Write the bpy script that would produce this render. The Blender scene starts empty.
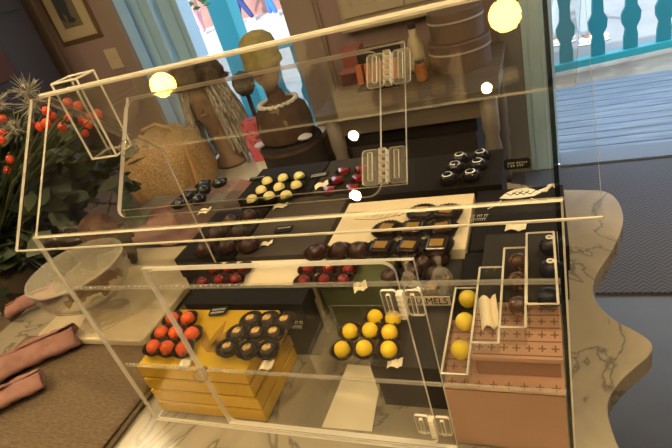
import bpy, bmesh, math, random
from mathutils import Vector, Matrix
random.seed(4)
S = bpy.context.scene
COL = S.collection
PI = math.pi
R = random.uniform

# ------------------------------------------------------------------ helpers
class MB:
    def __init__(s): s.b = bmesh.new()
    def face(s, vs, mi=0):
        f = s.b.faces.new(vs); f.material_index = mi; return f
    def box(s, c, d, rot=None, mi=0):
        m = Matrix.Translation(c)
        if rot is not None: m = m @ rot
        m = m @ Matrix.Diagonal((d[0], d[1], d[2], 1))
        r = bmesh.ops.create_cube(s.b, size=1, matrix=m)
        for v in r['verts']:
            for f in v.link_faces: f.material_index = mi
        return s
    def rng(s, x0, x1, y0, y1, z0, z1, mi=0):
        return s.box(((x0+x1)/2, (y0+y1)/2, (z0+z1)/2), (x1-x0, y1-y0, z1-z0), mi=mi)
    def ball(s, c, r, seg=20, rings=12, rot=None):
        if not hasattr(r, '__len__'): r = (r, r, r)
        m = Matrix.Translation(c)
        if rot is not None: m = m @ rot
        bmesh.ops.create_uvsphere(s.b, u_segments=seg, v_segments=rings, radius=1, matrix=m @ Matrix.Diagonal((r[0], r[1], r[2], 1)))
        return s
    def lathe(s, prof, c=(0,0,0), seg=32, fl=None, axis=None):
        rings = []
        A = axis or Matrix.Identity(3)
        for k, (r, z) in enumerate(prof):
            ring = []
            for i in range(seg):
                a = 2*PI*i/seg
                rr = r*(1+(fl[k]*(1 if i % 2 else -1) if fl else 0))
                ring.append(s.b.verts.new(Vector(c)+A @ Vector((rr*math.cos(a), rr*math.sin(a), z))))
            rings.append(ring)
        for a, b in zip(rings, rings[1:]):
            for i in range(seg):
                s.face((a[i], a[(i+1) % seg], b[(i+1) % seg], b[i]))
        if prof[0][0] > 1e-5: s.face(list(reversed(rings[0])))
        if prof[-1][0] > 1e-5: s.face(rings[-1])
        return s
    def tube(s, pts, rad, seg=8):
        pts = [Vector(p) for p in pts]
        rings = []
        for i, p in enumerate(pts):
            t = (pts[min(i+1, len(pts)-1)]-pts[max(i-1, 0)]).normalized()
            up = Vector((0, 0, 1)) if abs(t.z) < .9 else Vector((1, 0, 0))
            u = t.cross(up).normalized(); v = t.cross(u)
            r = rad[i] if hasattr(rad, '__len__') else rad
            rings.append([s.b.verts.new(p+(u*math.cos(2*PI*k/seg)+v*math.sin(2*PI*k/seg))*r) for k in range(seg)])
        for a, b in zip(rings, rings[1:]):
            for k in range(seg): s.face((a[k], a[(k+1) % seg], b[(k+1) % seg], b[k]))
        s.face(list(reversed(rings[0]))); s.face(rings[-1])
        return s
    def prism(s, pts, z0, z1, mi=0, side=None, M=None):
        M = M or Matrix.Identity(4)
        a = [s.b.verts.new(M @ Vector((x, y, z0))) for x, y in pts]
        b = [s.b.verts.new(M @ Vector((x, y, z1))) for x, y in pts]
        n = len(pts)
        s.face(list(reversed(a)), mi); s.face(b, mi)
        for i in range(n): s.face((a[i], a[(i+1) % n], b[(i+1) % n], b[i]), mi if side is None else side)
        return s
    def ringplate(s, out, hole, z0, z1, M=None):
        # rectangular plate with a rectangular hole; face material 0, edges material 1
        M = M or Matrix.Identity(4)
        x0, x1, y0, y1 = out; a0, a1, b0, b1 = hole
        O = [(x0, y0), (x1, y0), (x1, y1), (x0, y1)]; H = [(a0, b0), (a1, b0), (a1, b1), (a0, b1)]
        V = {}
        for n, L in (('o', O), ('h', H)):
            for z in (0, 1): V[n, z] = [s.b.verts.new(M @ Vector((p[0], p[1], (z0, z1)[z]))) for p in L]
        for i in range(4):
            j = (i+1) % 4
            s.face((V['o', 1][i], V['o', 1][j], V['h', 1][j], V['h', 1][i]))
            s.face((V['o', 0][j], V['o', 0][i], V['h', 0][i], V['h', 0][j]))
            s.face((V['o', 0][i], V['o', 0][j], V['o', 1][j], V['o', 1][i]), 1)
            s.face((V['h', 0][j], V['h', 0][i], V['h', 1][i], V['h', 1][j]), 1)
        return s
    def obj(s, name, mats, parent=None, local=False, smooth=False, bevel=0, subsurf=0, origin=None):
        if not isinstance(mats, (list, tuple)): mats = [mats]
        b = s.b
        bmesh.ops.recalc_face_normals(b, faces=b.faces)
        me = bpy.data.meshes.new(name)
        loc = Vector((0, 0, 0))
        if not local:
            if parent is not None:
                w = wloc(parent)
                for v in b.verts: v.co -= w
            else:
                xs = [v.co for v in b.verts]
                loc = Vector((sum(v.x for v in xs)/len(xs), sum(v.y for v in xs)/len(xs), min(v.z for v in xs)))
                for v in b.verts: v.co -= loc
        b.to_mesh(me); b.free()
        for m in mats: me.materials.append(m)
        if smooth:
            for p in me.polygons: p.use_smooth = True
        o = bpy.data.objects.new(name, me); COL.objects.link(o); o.location = loc
        if parent is not None: o.parent = parent
        if bevel:
            k = o.modifiers.new('b', 'BEVEL'); k.width = bevel; k.segments = 2; k.limit_method = 'ANGLE'
        if subsurf:
            k = o.modifiers.new('s', 'SUBSURF'); k.levels = subsurf; k.render_levels = subsurf
        if smooth and not subsurf:
            try:
                k = o.modifiers.new('w', 'WEIGHTED_NORMAL'); k.keep_sharp = True
            except Exception: pass
        return o

def wloc(o):
    v = Vector(o.location)
    while o.parent: o = o.parent; v += Vector(o.location)
    return v
def tag(o, label, cat, group=None, kind=None):
    if label: o['label'] = label
    if cat: o['category'] = cat
    if group: o['group'] = group
    if kind: o['kind'] = kind
    return o
def thing(name, loc, label, cat, group=None, rz=0):
    o = bpy.data.objects.new(name, None); COL.objects.link(o); o.location = loc; o.rotation_euler = (0, 0, rz)
    o.empty_display_size = .02
    return tag(o, label, cat, group)
def struct(name, mb, mat, **k):
    o = mb.obj(name, mat, **k); o['kind'] = 'structure'; return o
def copy_tree(o, parent=None):
    c = o.copy(); COL.objects.link(c); c.parent = parent
    for ch in list(o.children): copy_tree(ch, c)
    return c

# ------------------------------------------------------------------ materials
def mat(name, col, rough=.5, metal=0, spec=.5, coat=0, noise=None, bump=0, bscale=60, sheen=0, emit=None, estr=0, trans=0):
    m = bpy.data.materials.new(name); m.use_nodes = True
    nt = m.node_tree; p = nt.nodes['Principled BSDF']
    p.inputs['Base Color'].default_value = (*col, 1); p.inputs['Roughness'].default_value = rough
    p.inputs['Metallic'].default_value = metal; p.inputs['Specular IOR Level'].default_value = spec
    p.inputs['Coat Weight'].default_value = coat; p.inputs['Sheen Weight'].default_value = sheen
    if trans: p.inputs['Transmission Weight'].default_value = trans
    if emit: p.inputs['Emission Color'].default_value = (*emit, 1); p.inputs['Emission Strength'].default_value = estr
    tc = nt.nodes.new('ShaderNodeTexCoord')
    if noise:
        col2, sc, lo, hi = noise[:4]
        n = nt.nodes.new('ShaderNodeTexNoise'); n.inputs['Scale'].default_value = sc; n.inputs['Detail'].default_value = 6
        nt.links.new(tc.outputs['Object'], n.inputs['Vector'])
        r = nt.nodes.new('ShaderNodeValToRGB'); r.color_ramp.elements[0].position = lo; r.color_ramp.elements[1].position = hi
        r.color_ramp.elements[0].color = (*col, 1); r.color_ramp.elements[1].color = (*col2, 1)
        nt.links.new(n.outputs['Fac'], r.inputs['Fac']); nt.links.new(r.outputs['Color'], p.inputs['Base Color'])
    if bump:
        n2 = nt.nodes.new('ShaderNodeTexNoise'); n2.inputs['Scale'].default_value = bscale; n2.inputs['Detail'].default_value = 4
        nt.links.new(tc.outputs['Object'], n2.inputs['Vector'])
        b = nt.nodes.new('ShaderNodeBump'); b.inputs['Strength'].default_value = bump; b.inputs['Distance'].default_value = .004
        nt.links.new(n2.outputs['Fac'], b.inputs['Height']); nt.links.new(b.outputs['Normal'], p.inputs['Normal'])
    return m
def acrylic(name, tint=(.985, .985, .975), ior=1.49, rough=.0, haze=0.0):
    m = bpy.data.materials.new(name); m.use_nodes = True; nt = m.node_tree; nt.nodes.clear()
    o = nt.nodes.new('ShaderNodeOutputMaterial'); mx = nt.nodes.new('ShaderNodeMixShader')
    t = nt.nodes.new('ShaderNodeBsdfTransparent'); t.inputs[0].default_value = (*tint, 1)
    g = nt.nodes.new('ShaderNodeBsdfGlossy'); g.inputs['Roughness'].default_value = rough
    # Schlick reflectance, the same from both sides of the sheet
    lw = nt.nodes.new('ShaderNodeLayerWeight'); lw.inputs['Blend'].default_value = .5
    pw = nt.nodes.new('ShaderNodeMath'); pw.operation = 'POWER'; pw.inputs[1].default_value = 5
    f = nt.nodes.new('ShaderNodeMath'); f.operation = 'MULTIPLY_ADD'; f0 = ((ior-1)/(ior+1))**2
    f.inputs[1].default_value = 1-f0; f.inputs[2].default_value = f0
    nt.links.new(lw.outputs['Facing'], pw.inputs[0]); nt.links.new(pw.outputs[0], f.inputs[0])
    nt.links.new(f.outputs[0], mx.inputs[0]); nt.links.new(t.outputs[0], mx.inputs[1]); nt.links.new(g.outputs[0], mx.inputs[2])
    last = mx
    if haze:
        d = nt.nodes.new('ShaderNodeBsdfDiffuse'); d.inputs[0].default_value = (.95, .92, .84, 1)
        m2 = nt.nodes.new('ShaderNodeMixShader'); m2.inputs[0].default_value = haze
        nt.links.new(mx.outputs[0], m2.inputs[1]); nt.links.new(d.outputs[0], m2.inputs[2]); last = m2
    nt.links.new(last.outputs[0], o.inputs[0]); return m
ACR = acrylic('clear_acrylic')
GLASS = acrylic('clear_glass', (.985, .985, .98), 1.3)
EDGE = acrylic('piped_light_edge', (.96, .93, .86), 2.2, .15, haze=.6)  # cream haze in the edge materials paints in light piped through the acrylic
EDGE2 = acrylic('soft_piped_light_edge', (.95, .92, .86), 1.55, .08, haze=.2)
EDGE3 = acrylic('acrylic_clear_edge', (.3, .33, .34), 1.5, .05)
PANE = acrylic('window_glass', (.97, .985, .99))

def ramp_mat(name, cols, tex='noise', scale=5, rough=.5, coord='Object', stretch=(1, 1, 1), detail=6, dist=0, bump=0, rot=(0,0,0), metal=0):
    m = bpy.data.materials.new(name); m.use_nodes = True; nt = m.node_tree; p = nt.nodes['Principled BSDF']
    p.inputs['Roughness'].default_value = rough; p.inputs['Metallic'].default_value = metal
    tc = nt.nodes.new('ShaderNodeTexCoord'); mp = nt.nodes.new('ShaderNodeMapping')
    mp.inputs['Scale'].default_value = stretch; mp.inputs['Rotation'].default_value = rot
    nt.links.new(tc.outputs[coord], mp.inputs[0])
    if tex == 'wave':
        n = nt.nodes.new('ShaderNodeTexWave'); n.inputs['Distortion'].default_value = dist; n.inputs['Detail'].default_value = detail
    elif tex == 'voronoi': n = nt.nodes.new('ShaderNodeTexVoronoi')
    else:
        n = nt.nodes.new('ShaderNodeTexNoise'); n.inputs['Detail'].default_value = detail; n.inputs['Distortion'].default_value = dist
    n.inputs['Scale'].default_value = scale
    nt.links.new(mp.outputs[0], n.inputs['Vector'])
    r = nt.nodes.new('ShaderNodeValToRGB'); el = r.color_ramp.elements
    el[0].position = cols[0][0]; el[0].color = (*cols[0][1], 1); el[1].position = cols[-1][0]; el[1].color = (*cols[-1][1], 1)
    for pos, c in cols[1:-1]:
        e = el.new(pos); e.color = (*c, 1)
    out = n.outputs['Distance'] if tex == 'voronoi' else n.outputs['Fac']
    nt.links.new(out, r.inputs['Fac']); nt.links.new(r.outputs['Color'], p.inputs['Base Color'])
    if bump:
        b = nt.nodes.new('ShaderNodeBump'); b.inputs['Strength'].default_value = bump; b.inputs['Distance'].default_value = .003
        nt.links.new(out, b.inputs['Height']); nt.links.new(b.outputs['Normal'], p.inputs['Normal'])
    return m

MARBLE = ramp_mat('marble', [(.0, (.16, .135, .1)), (.4, (.26, .225, .17)), (.474, (.27, .235, .18)), (.489, (.12, .105, .085)), (.503, (.25, .22, .17)), (.6, (.31, .27, .21)), (1, (.2, .175, .135))], scale=4.6, dist=1.3, detail=11, rough=.2)
SLABM = ramp_mat('cream_marble', [(.3, (.36, .3, .21)), (.5, (.5, .43, .31)), (1, (.56, .5, .38))], scale=6, dist=1.0, rough=.25)
WALLP = mat('mauve_paint', (.29, .2, .2), .7, noise=((.33, .235, .23), 2, .3, .7))
TRIMP = mat('taupe_trim_paint', (.3, .235, .2), .55)
WALLB = mat('grey_taupe_paint', (.25, .21, .2), .7)
BLUEW = mat('pale_blue_paint', (.5, .72, .88), .5)
CEIL = mat('ceiling_paint', (.13, .11, .105), .8)
LINO = mat('dark_floor_vinyl', (.06, .06, .065), .35, noise=((.1, .095, .095), 3, .3, .7))
DARKW = mat('dark_wood', (.035, .022, .02), .5)
MAUVEW = mat('mauve_wood', (.12, .06, .075), .45)
BLACKB = mat('black_card', (.01, .009, .009), .6, spec=.15)
CHARB = mat('charcoal_card', (.024, .021, .019), .65, spec=.15, noise=((.042, .038, .034), 8, .3, .7))
GREYB = mat('grey_brown_card', (.045, .037, .03), .7, spec=.15, noise=((.085, .07, .055), 8, .3, .7))
OLIVE = mat('olive_green_card', (.07, .078, .03), .5)
CREAM = mat('cream_card', (.72, .62, .44), .6)
PAPER = mat('cream_paper', (.8, .72, .55), .7)
WHITE = mat('white_print', (.8, .77, .7), .6)
GOLD = mat('gold_foil_card', (.82, .5, .02), .3, metal=.55, noise=((.9, .58, .04), 5, .3, .7))
GOLD2 = mat('gold_foil_bright', (.78, .52, .13), .25, metal=.7)
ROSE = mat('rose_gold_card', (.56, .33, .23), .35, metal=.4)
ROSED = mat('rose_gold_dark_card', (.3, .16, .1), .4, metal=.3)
BRASS = mat('rose_print_ink', (.2, .085, .04), .5)
CHOC = mat('dark_chocolate', (.022, .009, .006), .22, coat=.5)
CHOCG = mat('dusted_chocolate', (.02, .008, .004), .38, spec=.3, noise=((.25, .14, .04), 90, .62, .7))
CHOCM = mat('brown_chocolate', (.035, .012, .008), .3, coat=.25, noise=((.08, .035, .02), 60, .55, .7))
REDC = mat('orange_red_shell', (.72, .1, .015), .3, coat=.4, noise=((.3, .02, .006), 120, .58, .64))
REDD = mat('dark_red_shell', (.22, .014, .01), .22, coat=.6, noise=((.06, .006, .005), 70, .45, .62))
HEART = mat('crimson_shell', (.2, .01, .015), .18, coat=.8)
YELL = mat('yellow_shell', (.86, .6, .012), .35, coat=.3)
YELL2 = mat('glazed_yellow_shell', (.66, .5, .015), .15, coat=.8)
GREENW = mat('cream_green_shell', (.78, .68, .3), .3, coat=.4, noise=((.16, .3, .05), 26, .5, .56))
TEALC = mat('teal_sheen_shell', (.012, .014, .016), .15, coat=.9, noise=((.05, .16, .17), 60, .56, .68))
NAVY = mat('navy_shell', (.004, .006, .014), .12, coat=.6)
AMBER = mat('amber_shell', (.06, .022, .008), .15, coat=.9, noise=((.4, .22, .06), 70, .5, .62))
CUP = mat('brown_paper_cup', (.028, .011, .007), .6, spec=.25)
CUPB = mat('black_paper_cup', (.011, .008, .007), .6, spec=.25)
ICING = mat('white_icing', (.75, .75, .72), .3)
FOILL = mat('gold_leaf', (.42, .26, .07), .4, metal=.4)
LINEN = ramp_mat('brown_linen', [(.3, (.085, .058, .034)), (.7, (.17, .12, .075))], scale=90, stretch=(1, 6, 1), rough=.9, bump=.4)
PINKC = ramp_mat('dusty_pink_cloth', [(.3, (.2, .095, .085)), (.7, (.32, .17, .145))], scale=30, rough=.9, bump=.3)
TEAL = mat('teal_paint', (.03, .42, .5), .45)
TEALD = mat('deep_teal_paint', (.02, .27, .33), .5)
STRAW = ramp_mat('straw_weave', [(.0, (.2, .11, .05)), (.4, (.4, .25, .11)), (1, (.55, .4, .22))], tex='voronoi', scale=110, rough=.8, bump=.8)
WIG = ramp_mat('grey_hair', [(.35, (.09, .075, .065)), (.6, (.6, .57, .55))], scale=60, stretch=(4, 4, .3), rough=.5, bump=.5)
PLUM = mat('plum_felt', (.018, .009, .015), .9, bump=.5)
OLIVEK = mat('olive_knit', (.25, .22, .09), .9, noise=((.36, .31, .13), 30, .3, .7), bump=.7, bscale=120)
SKINM = mat('mannequin_tan', (.3, .2, .14), .6)
BROWNV = mat('brown_velvet', (.05, .024, .017), .8, noise=((.09, .048, .034), 20, .3, .7))
BLACKF = mat('black_felt', (.018, .014, .016), .9)
PINKP = mat('pink_print_paper', (.75, .14, .22), .6, noise=((.12, .1, .07), 30, .55, .62))
TABT = ramp_mat('tan_wood', [(.3, (.1, .08, .06)), (.7, (.17, .135, .1))], scale=6, stretch=(.4, 5, 5), rough=.5)
LEAF = mat('dark_leaf', (.016, .032, .012), .5, noise=((.045, .07, .028), 12, .3, .7))
STEM = mat('green_stem', (.06, .08, .03), .6)
BERRY = mat('orange_berry', (.62, .065, .022), .35)
THISTLE = mat('grey_thistle', (.26, .25, .22), .8)
FIGC = mat('moulded_dark_chocolate', (.016, .006, .004), .3, coat=.3)
RUG = mat('cocoa_woven', (.06, .028, .018), .7, noise=((.13, .065, .042), 45, .4, .6), bump=.8, bscale=90)
BARREL = ramp_mat('barrel_staves', [(.3, (.09, .065, .035)), (.7, (.2, .15, .085))], scale=8, stretch=(4, 4, .5), rough=.6)
ASPH = mat('sunlit_asphalt', (.2, .225, .25), .9, noise=((.27, .3, .32), 2, .3, .7))
SIDEW = mat('concrete_pavement', (.38, .38, .38), .9, noise=((.46, .45, .44), 1.5, .3, .7))
PINKW = mat('salmon_masonry', (.42, .2, .17), .9, noise=((.5, .27, .23), 3, .3, .7))
CHROME = mat('steel', (.6, .6, .6), .2, metal=1)
PLATE = mat('ivory_plastic', (.6, .5, .36), .4)
KEYM = mat('bright_downlight', (1, .8, .5), .4, emit=(1, .74, .38), estr=3200)
LAMPM = mat('amber_lamp_glass', (1, .6, .1), .4, emit=(1, .55, .08), estr=70)
DISCM = mat('warm_downlight', (1, .8, .5), .4, emit=(1, .76, .42), estr=95)

# ------------------------------------------------------------------ camera
f, N = 509.6, Vector((272., 862., 509.6)).normalized()
Vv = Vector((-1202., (-509.6**2+272*1202)/862, 509.6)).normalized()
Xr = -Vv; Zr = -N; Yr = Zr.cross(Xr)
cd = bpy.data.cameras.new('camera'); cam = bpy.data.objects.new('camera', cd); COL.objects.link(cam)
cd.sensor_width = 36; cd.lens = f/672*36; cd.clip_start = .02; cd.clip_end = 200
RM = Matrix((Xr, Yr, Zr))          # photo axes -> place axes
C2W = Matrix([[RM[i][0], -RM[i][1], -RM[i][2]] for i in range(3)])
cam.matrix_world = Matrix.Translation((0, 0, .55)) @ C2W.to_4x4()
S.camera = cam
EYE = Vector((0, 0, .55))
def ray(x, y): return RM @ Vector((x-336., y-224., f))
def onz(x, y, z): d = ray(x, y); return EYE+d*((z-EYE.z)/d.z)
def ony(x, y, Y): d = ray(x, y); return EYE+d*(Y/d.y)

# ------------------------------------------------------------------ room
FZ = -.9; WY = 2.75; CZ = 1.75
b = MB(); b.rng(-3.8, 2.2, -2.4, WY+.02, FZ-.05, FZ); struct('floor', b, LINO)
b = MB(); b.rng(-3.8, 2.2, -2.4, WY+.1, CZ, CZ+.06); struct('ceiling', b, CEIL)
b = MB(); b.rng(-3.85, -3.8, -2.4, WY+.1, FZ, CZ); struct('wall_left', b, WALLP)
b = MB(); b.rng(2.2, 2.25, -2.4, WY+.1, FZ, CZ); struct('wall_right', b, WALLP)
b = MB(); b.rng(-3.85, 2.25, -2.45, -2.4, FZ, CZ); struct('wall_back', b, mat('dark_panelling', (.035, .025, .02), .6))
WX0, WX1 = -1.95, -1.30      # shop window
b = MB()
b.rng(-3.8, WX0-.46, WY, WY+.1, FZ, CZ); b.rng(WX0-.46, WX1+.12, WY, WY+.1, FZ, -.62); b.rng(WX0-.46, WX1+.12, WY, WY+.1, 1.3, CZ)
b.rng(WX1+.12, -.115, WY, WY+.1, FZ, CZ); b.rng(-.115, 1.5, WY, WY+.1, 1.25, CZ); b.rng(1.5, 2.2, WY, WY+.1, FZ, CZ)
struct('wall_front', b, WALLP)
b = MB(); b.rng(WX1+.02, WX1+.2, WY-.035, WY-.001, -.62, 1.35); b.rng(-2.47, -2.36, WY-.035, WY-.001, -.62, 1.3)
struct('trim_1', b, TRIMP, bevel=.004)
b = MB(); b.rng(-1.1, -1.085, WY-.02, WY-.001, FZ, CZ); b.rng(-2.98, -2.95, WY-.03, WY-.001, FZ, CZ); struct('trim_2', b, TRIMP)
b = MB(); b.rng(-.2, -.085, WY-.03, WY-.001, FZ, 1.25); struct('trim_4', b, mat('grey_jamb_paint', (.22, .22, .225), .6), bevel=.003)
# window
w = thing('window_1', (-1.7, WY, -.62), None, None); w['kind'] = 'structure'
b = MB()
b.rng(-2.47, -2.36, WY+.0, WY+.1, -.62, 1.3); b.rng(-2.36, -1.27, WY+.02, WY+.1, -.62, -.56); b.rng(WX1, WX1+.03, WY+.02, WY+.1, -.62, 1.3)
b.rng(-2.5, -2.2, WY+.14, WY+.2, -.75, 1.3); b.rng(-2.33, -2.3, WY+.12, WY+.14, -.75, 1.3); b.rng(-2.24, -2.2, WY+.1, WY+.25, -.75, 1.3); b.rng(-2.2, -2.06, WY+.18, WY+.26, -.75, 1.3)
b.rng(-2.13, -2.1, WY+.165, WY+.18, -.75, 1.3); b.rng(-2.06, -2.03, WY+.14, WY+.27, -.75, 1.3)
b.obj('window_frame', BLUEW, w, bevel=.004)
b = MB(); b.rng(-2.36, WX1, WY+.05, WY+.056, -.56, 1.3); b.obj('pane', PANE, w)
# door frame
b = MB(); b.rng(-.085, .03, WY-.02, WY+.14, FZ, 1.25); b.rng(-.06, -.045, WY-.028, WY-.02, FZ, 1.25); b.rng(.0, .01, WY-.026, WY-.02, FZ, 1.25); b.rng(.03, .06, WY+.04, WY+.12, FZ, 1.25); struct('door_1', b, BLUEW, bevel=.004)
b = MB(); b.rng(.061, 1.5, WY-.02, WY+.14, FZ-.02, FZ+.015); struct('trim_3', b, mat('slate_blue_sill', (.16, .2, .26), .6), bevel=.003)
# mat with herringbone weave
def mat_herring():
    m = bpy.data.materials.new('herringbone_mat'); m.use_nodes = True; nt = m.node_tree; p = nt.nodes['Principled BSDF']; p.inputs['Roughness'].default_value = .95
    tc = nt.nodes.new('ShaderNodeTexCoord'); sx = nt.nodes.new('ShaderNodeSeparateXYZ'); nt.links.new(tc.outputs['Object'], sx.inputs[0])
    def mth(op, a, b=None):
        n = nt.nodes.new('ShaderNodeMath'); n.operation = op
        for i, v in enumerate((a, b)):
            if v is None: continue
            if hasattr(v, 'links') or not isinstance(v, (int, float)): nt.links.new(v, n.inputs[i])
            else: n.inputs[i].default_value = v
        return n.outputs[0]
    tri = mth('PINGPONG', mth('MULTIPLY', sx.outputs[0], 1.0), .03)
    s = mth('ADD', sx.outputs[1], tri)
    fr = mth('FRACT', mth('MULTIPLY', s, 46.0))
    st = mth('GREATER_THAN', fr, .5)
    mx = nt.nodes.new('ShaderNodeMix'); mx.data_type = 'RGBA'; nt.links.new(st, mx.inputs[0])
    mx.inputs[6].default_value = (.075, .08, .1, 1); mx.inputs[7].default_value = (.125, .13, .16, 1)
    nt.links.new(mx.outputs[2], p.inputs['Base Color'])
    return m
b = MB(); b.rng(-.12, 1.45, 1.67, 2.7, FZ+.001, FZ+.012); tag(b.obj('door_mat', mat_herring()), 'large grey herringbone door mat lying inside the open door', 'mat')

# ------------------------------------------------------------------ outside
b = MB()
nb = 12
for i in range(nb):
    y0 = WY+.15+i*.098; b.rng(-3.5, 3.5, y0, y0+.09, FZ-.06, FZ-.02)
PLANK = ramp_mat('grey_blue_planks', [(.3, (.13, .18, .25)), (.6, (.24, .31, .4)), (.9, (.42, .46, .5))], scale=7, stretch=(.5, 9, 1), rough=.7)
tag(b.obj('porch_deck', PLANK), None, None, kind='structure')
b = MB(); b.box((.02, 4.2, FZ-.07), (7, .6, .09), Matrix.Rotation(math.radians(10.8), 4, 'Z')); tag(b.obj('porch_kerb', mat('worn_cream_step', (.42, .38, .32), .8, noise=((.3, .26, .22), 6, .4, .6))), None, None, kind='structure')
b = MB(); b.rng(-16, 10, 4.42, 9.0, -1.12, -1.04); tag(b.obj('street', ASPH), None, None, kind='structure')
b = MB(); b.rng(-22, 10, 9.0, 13.4, -1.12, -.98); tag(b.obj('far_pavement', SIDEW), None, None, kind='structure')
b = MB(); b.rng(-24, 10, 13.4, 13.6, -1.1, 3.5); tag(b.obj('far_wall', PINKW), None, None, kind='structure')
# balustrade: rail posts are parts, balusters are parts
bal = thing('porch_balustrade', (.02, 4.27, FZ), 'teal wooden balustrade along the porch edge outside the door', 'railing')
b = MB(); b.rng(-2.15, 2.6, -.04, .04, .03, .085); b.obj('bottom_rail', TEAL, bal, local=True, bevel=.006)
b = MB(); b.rng(-2.15, 2.6, -.05, .05, .72, .78); b.obj('top_rail', TEAL, bal, local=True, bevel=.006)
bal.rotation_euler = (0, 0, math.radians(10.8))
prof = [(.0, .048), (.09, .048), (.15, .038), (.2, .062), (.26, .066), (.31, .04), (.4, .036), (.5, .05), (.635, .05)]
pb = None
for k in range(-12, 11):
    x = .16+.226*k
    if x < -2.1: continue
    if pb is None:
        b = MB(); pts = [(r, z) for z, r in prof]+[(-r, z) for z, r in reversed(prof)]
        b.prism(pts, -.012, .012, M=Matrix.Rotation(PI/2, 4, 'X'))
        pb = b.obj('baluster', TEALD, bal, local=True); c = pb
    else:
        c = pb.copy(); COL.objects.link(c); c.parent = bal
    c.location = (x, 0, .085)
b = MB()
for_x = [(-2.72, -2.53)]
p = thing('porch_post', (-2.64, 4.35, FZ), 'tall square teal porch post outside the shop window', 'post')
b.rng(-2.66, -2.45, 4.18, 4.36, FZ-.02, 2.4); b.obj('shaft', TEAL, p, bevel=.01)
b = MB(); b.rng(-2.69, -2.42, 4.15, 4.39, FZ-.03, FZ+.12); b.obj('plinth', TEALD, p, bevel=.01)
# hanging flower baskets
def basket(name, c, label, r):
    t = thing(name, c, label, 'plant')
    b = MB(); b.lathe([(r*.3, -r), (r*.8, -r*.6), (r, 0)], c, 16); b.obj('pot', BARREL, t)
    b = MB(); rr = random.Random(3)
    for i in range(160):
        v = Vector((rr.gauss(0, 1), rr.gauss(0, 1), rr.gauss(0, .8))).normalized()*r*rr.uniform(.7, 1.6)
        q = Vector(c)+v; n = Matrix.Rotation(rr.uniform(0, 6), 4, 'Z') @ Matrix.Rotation(rr.uniform(-1, 1), 4, 'X')
        b.prism([(0, 0), (.03, .025), (.07, 0), (.03, -.025)], 0, .002, M=Matrix.Translation(q) @ n)
    b.obj('foliage', mat('bright_leaf', (.12, .4, .1), .5), t)
    pm = bpy.data.materials.get('magenta_petal') or mat('magenta_petal', (.8, .12, .3), .5)
    for i in range(26):
        v = Vector((rr.gauss(0, 1), rr.gauss(0, 1), rr.gauss(0, .8))).normalized()*r*rr.uniform(1., 1.5)
        b = MB(); b.ball(Vector(c)+v, .022, 8, 6); b.obj('flower', pm, t)
    b = MB(); b.tube([c, (c[0], c[1], 1.9)], .004); b.obj('hanger', CHROME, t)
basket('hanging_basket', tuple(ony(196, -22, 3.7)), 'hanging basket of green leaves and pink flowers outside the window', .15)
basket('hanging_basket', tuple(ony(313, -12, 3.7)), 'small leafy hanging basket seen above the green beanie', .1)

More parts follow.
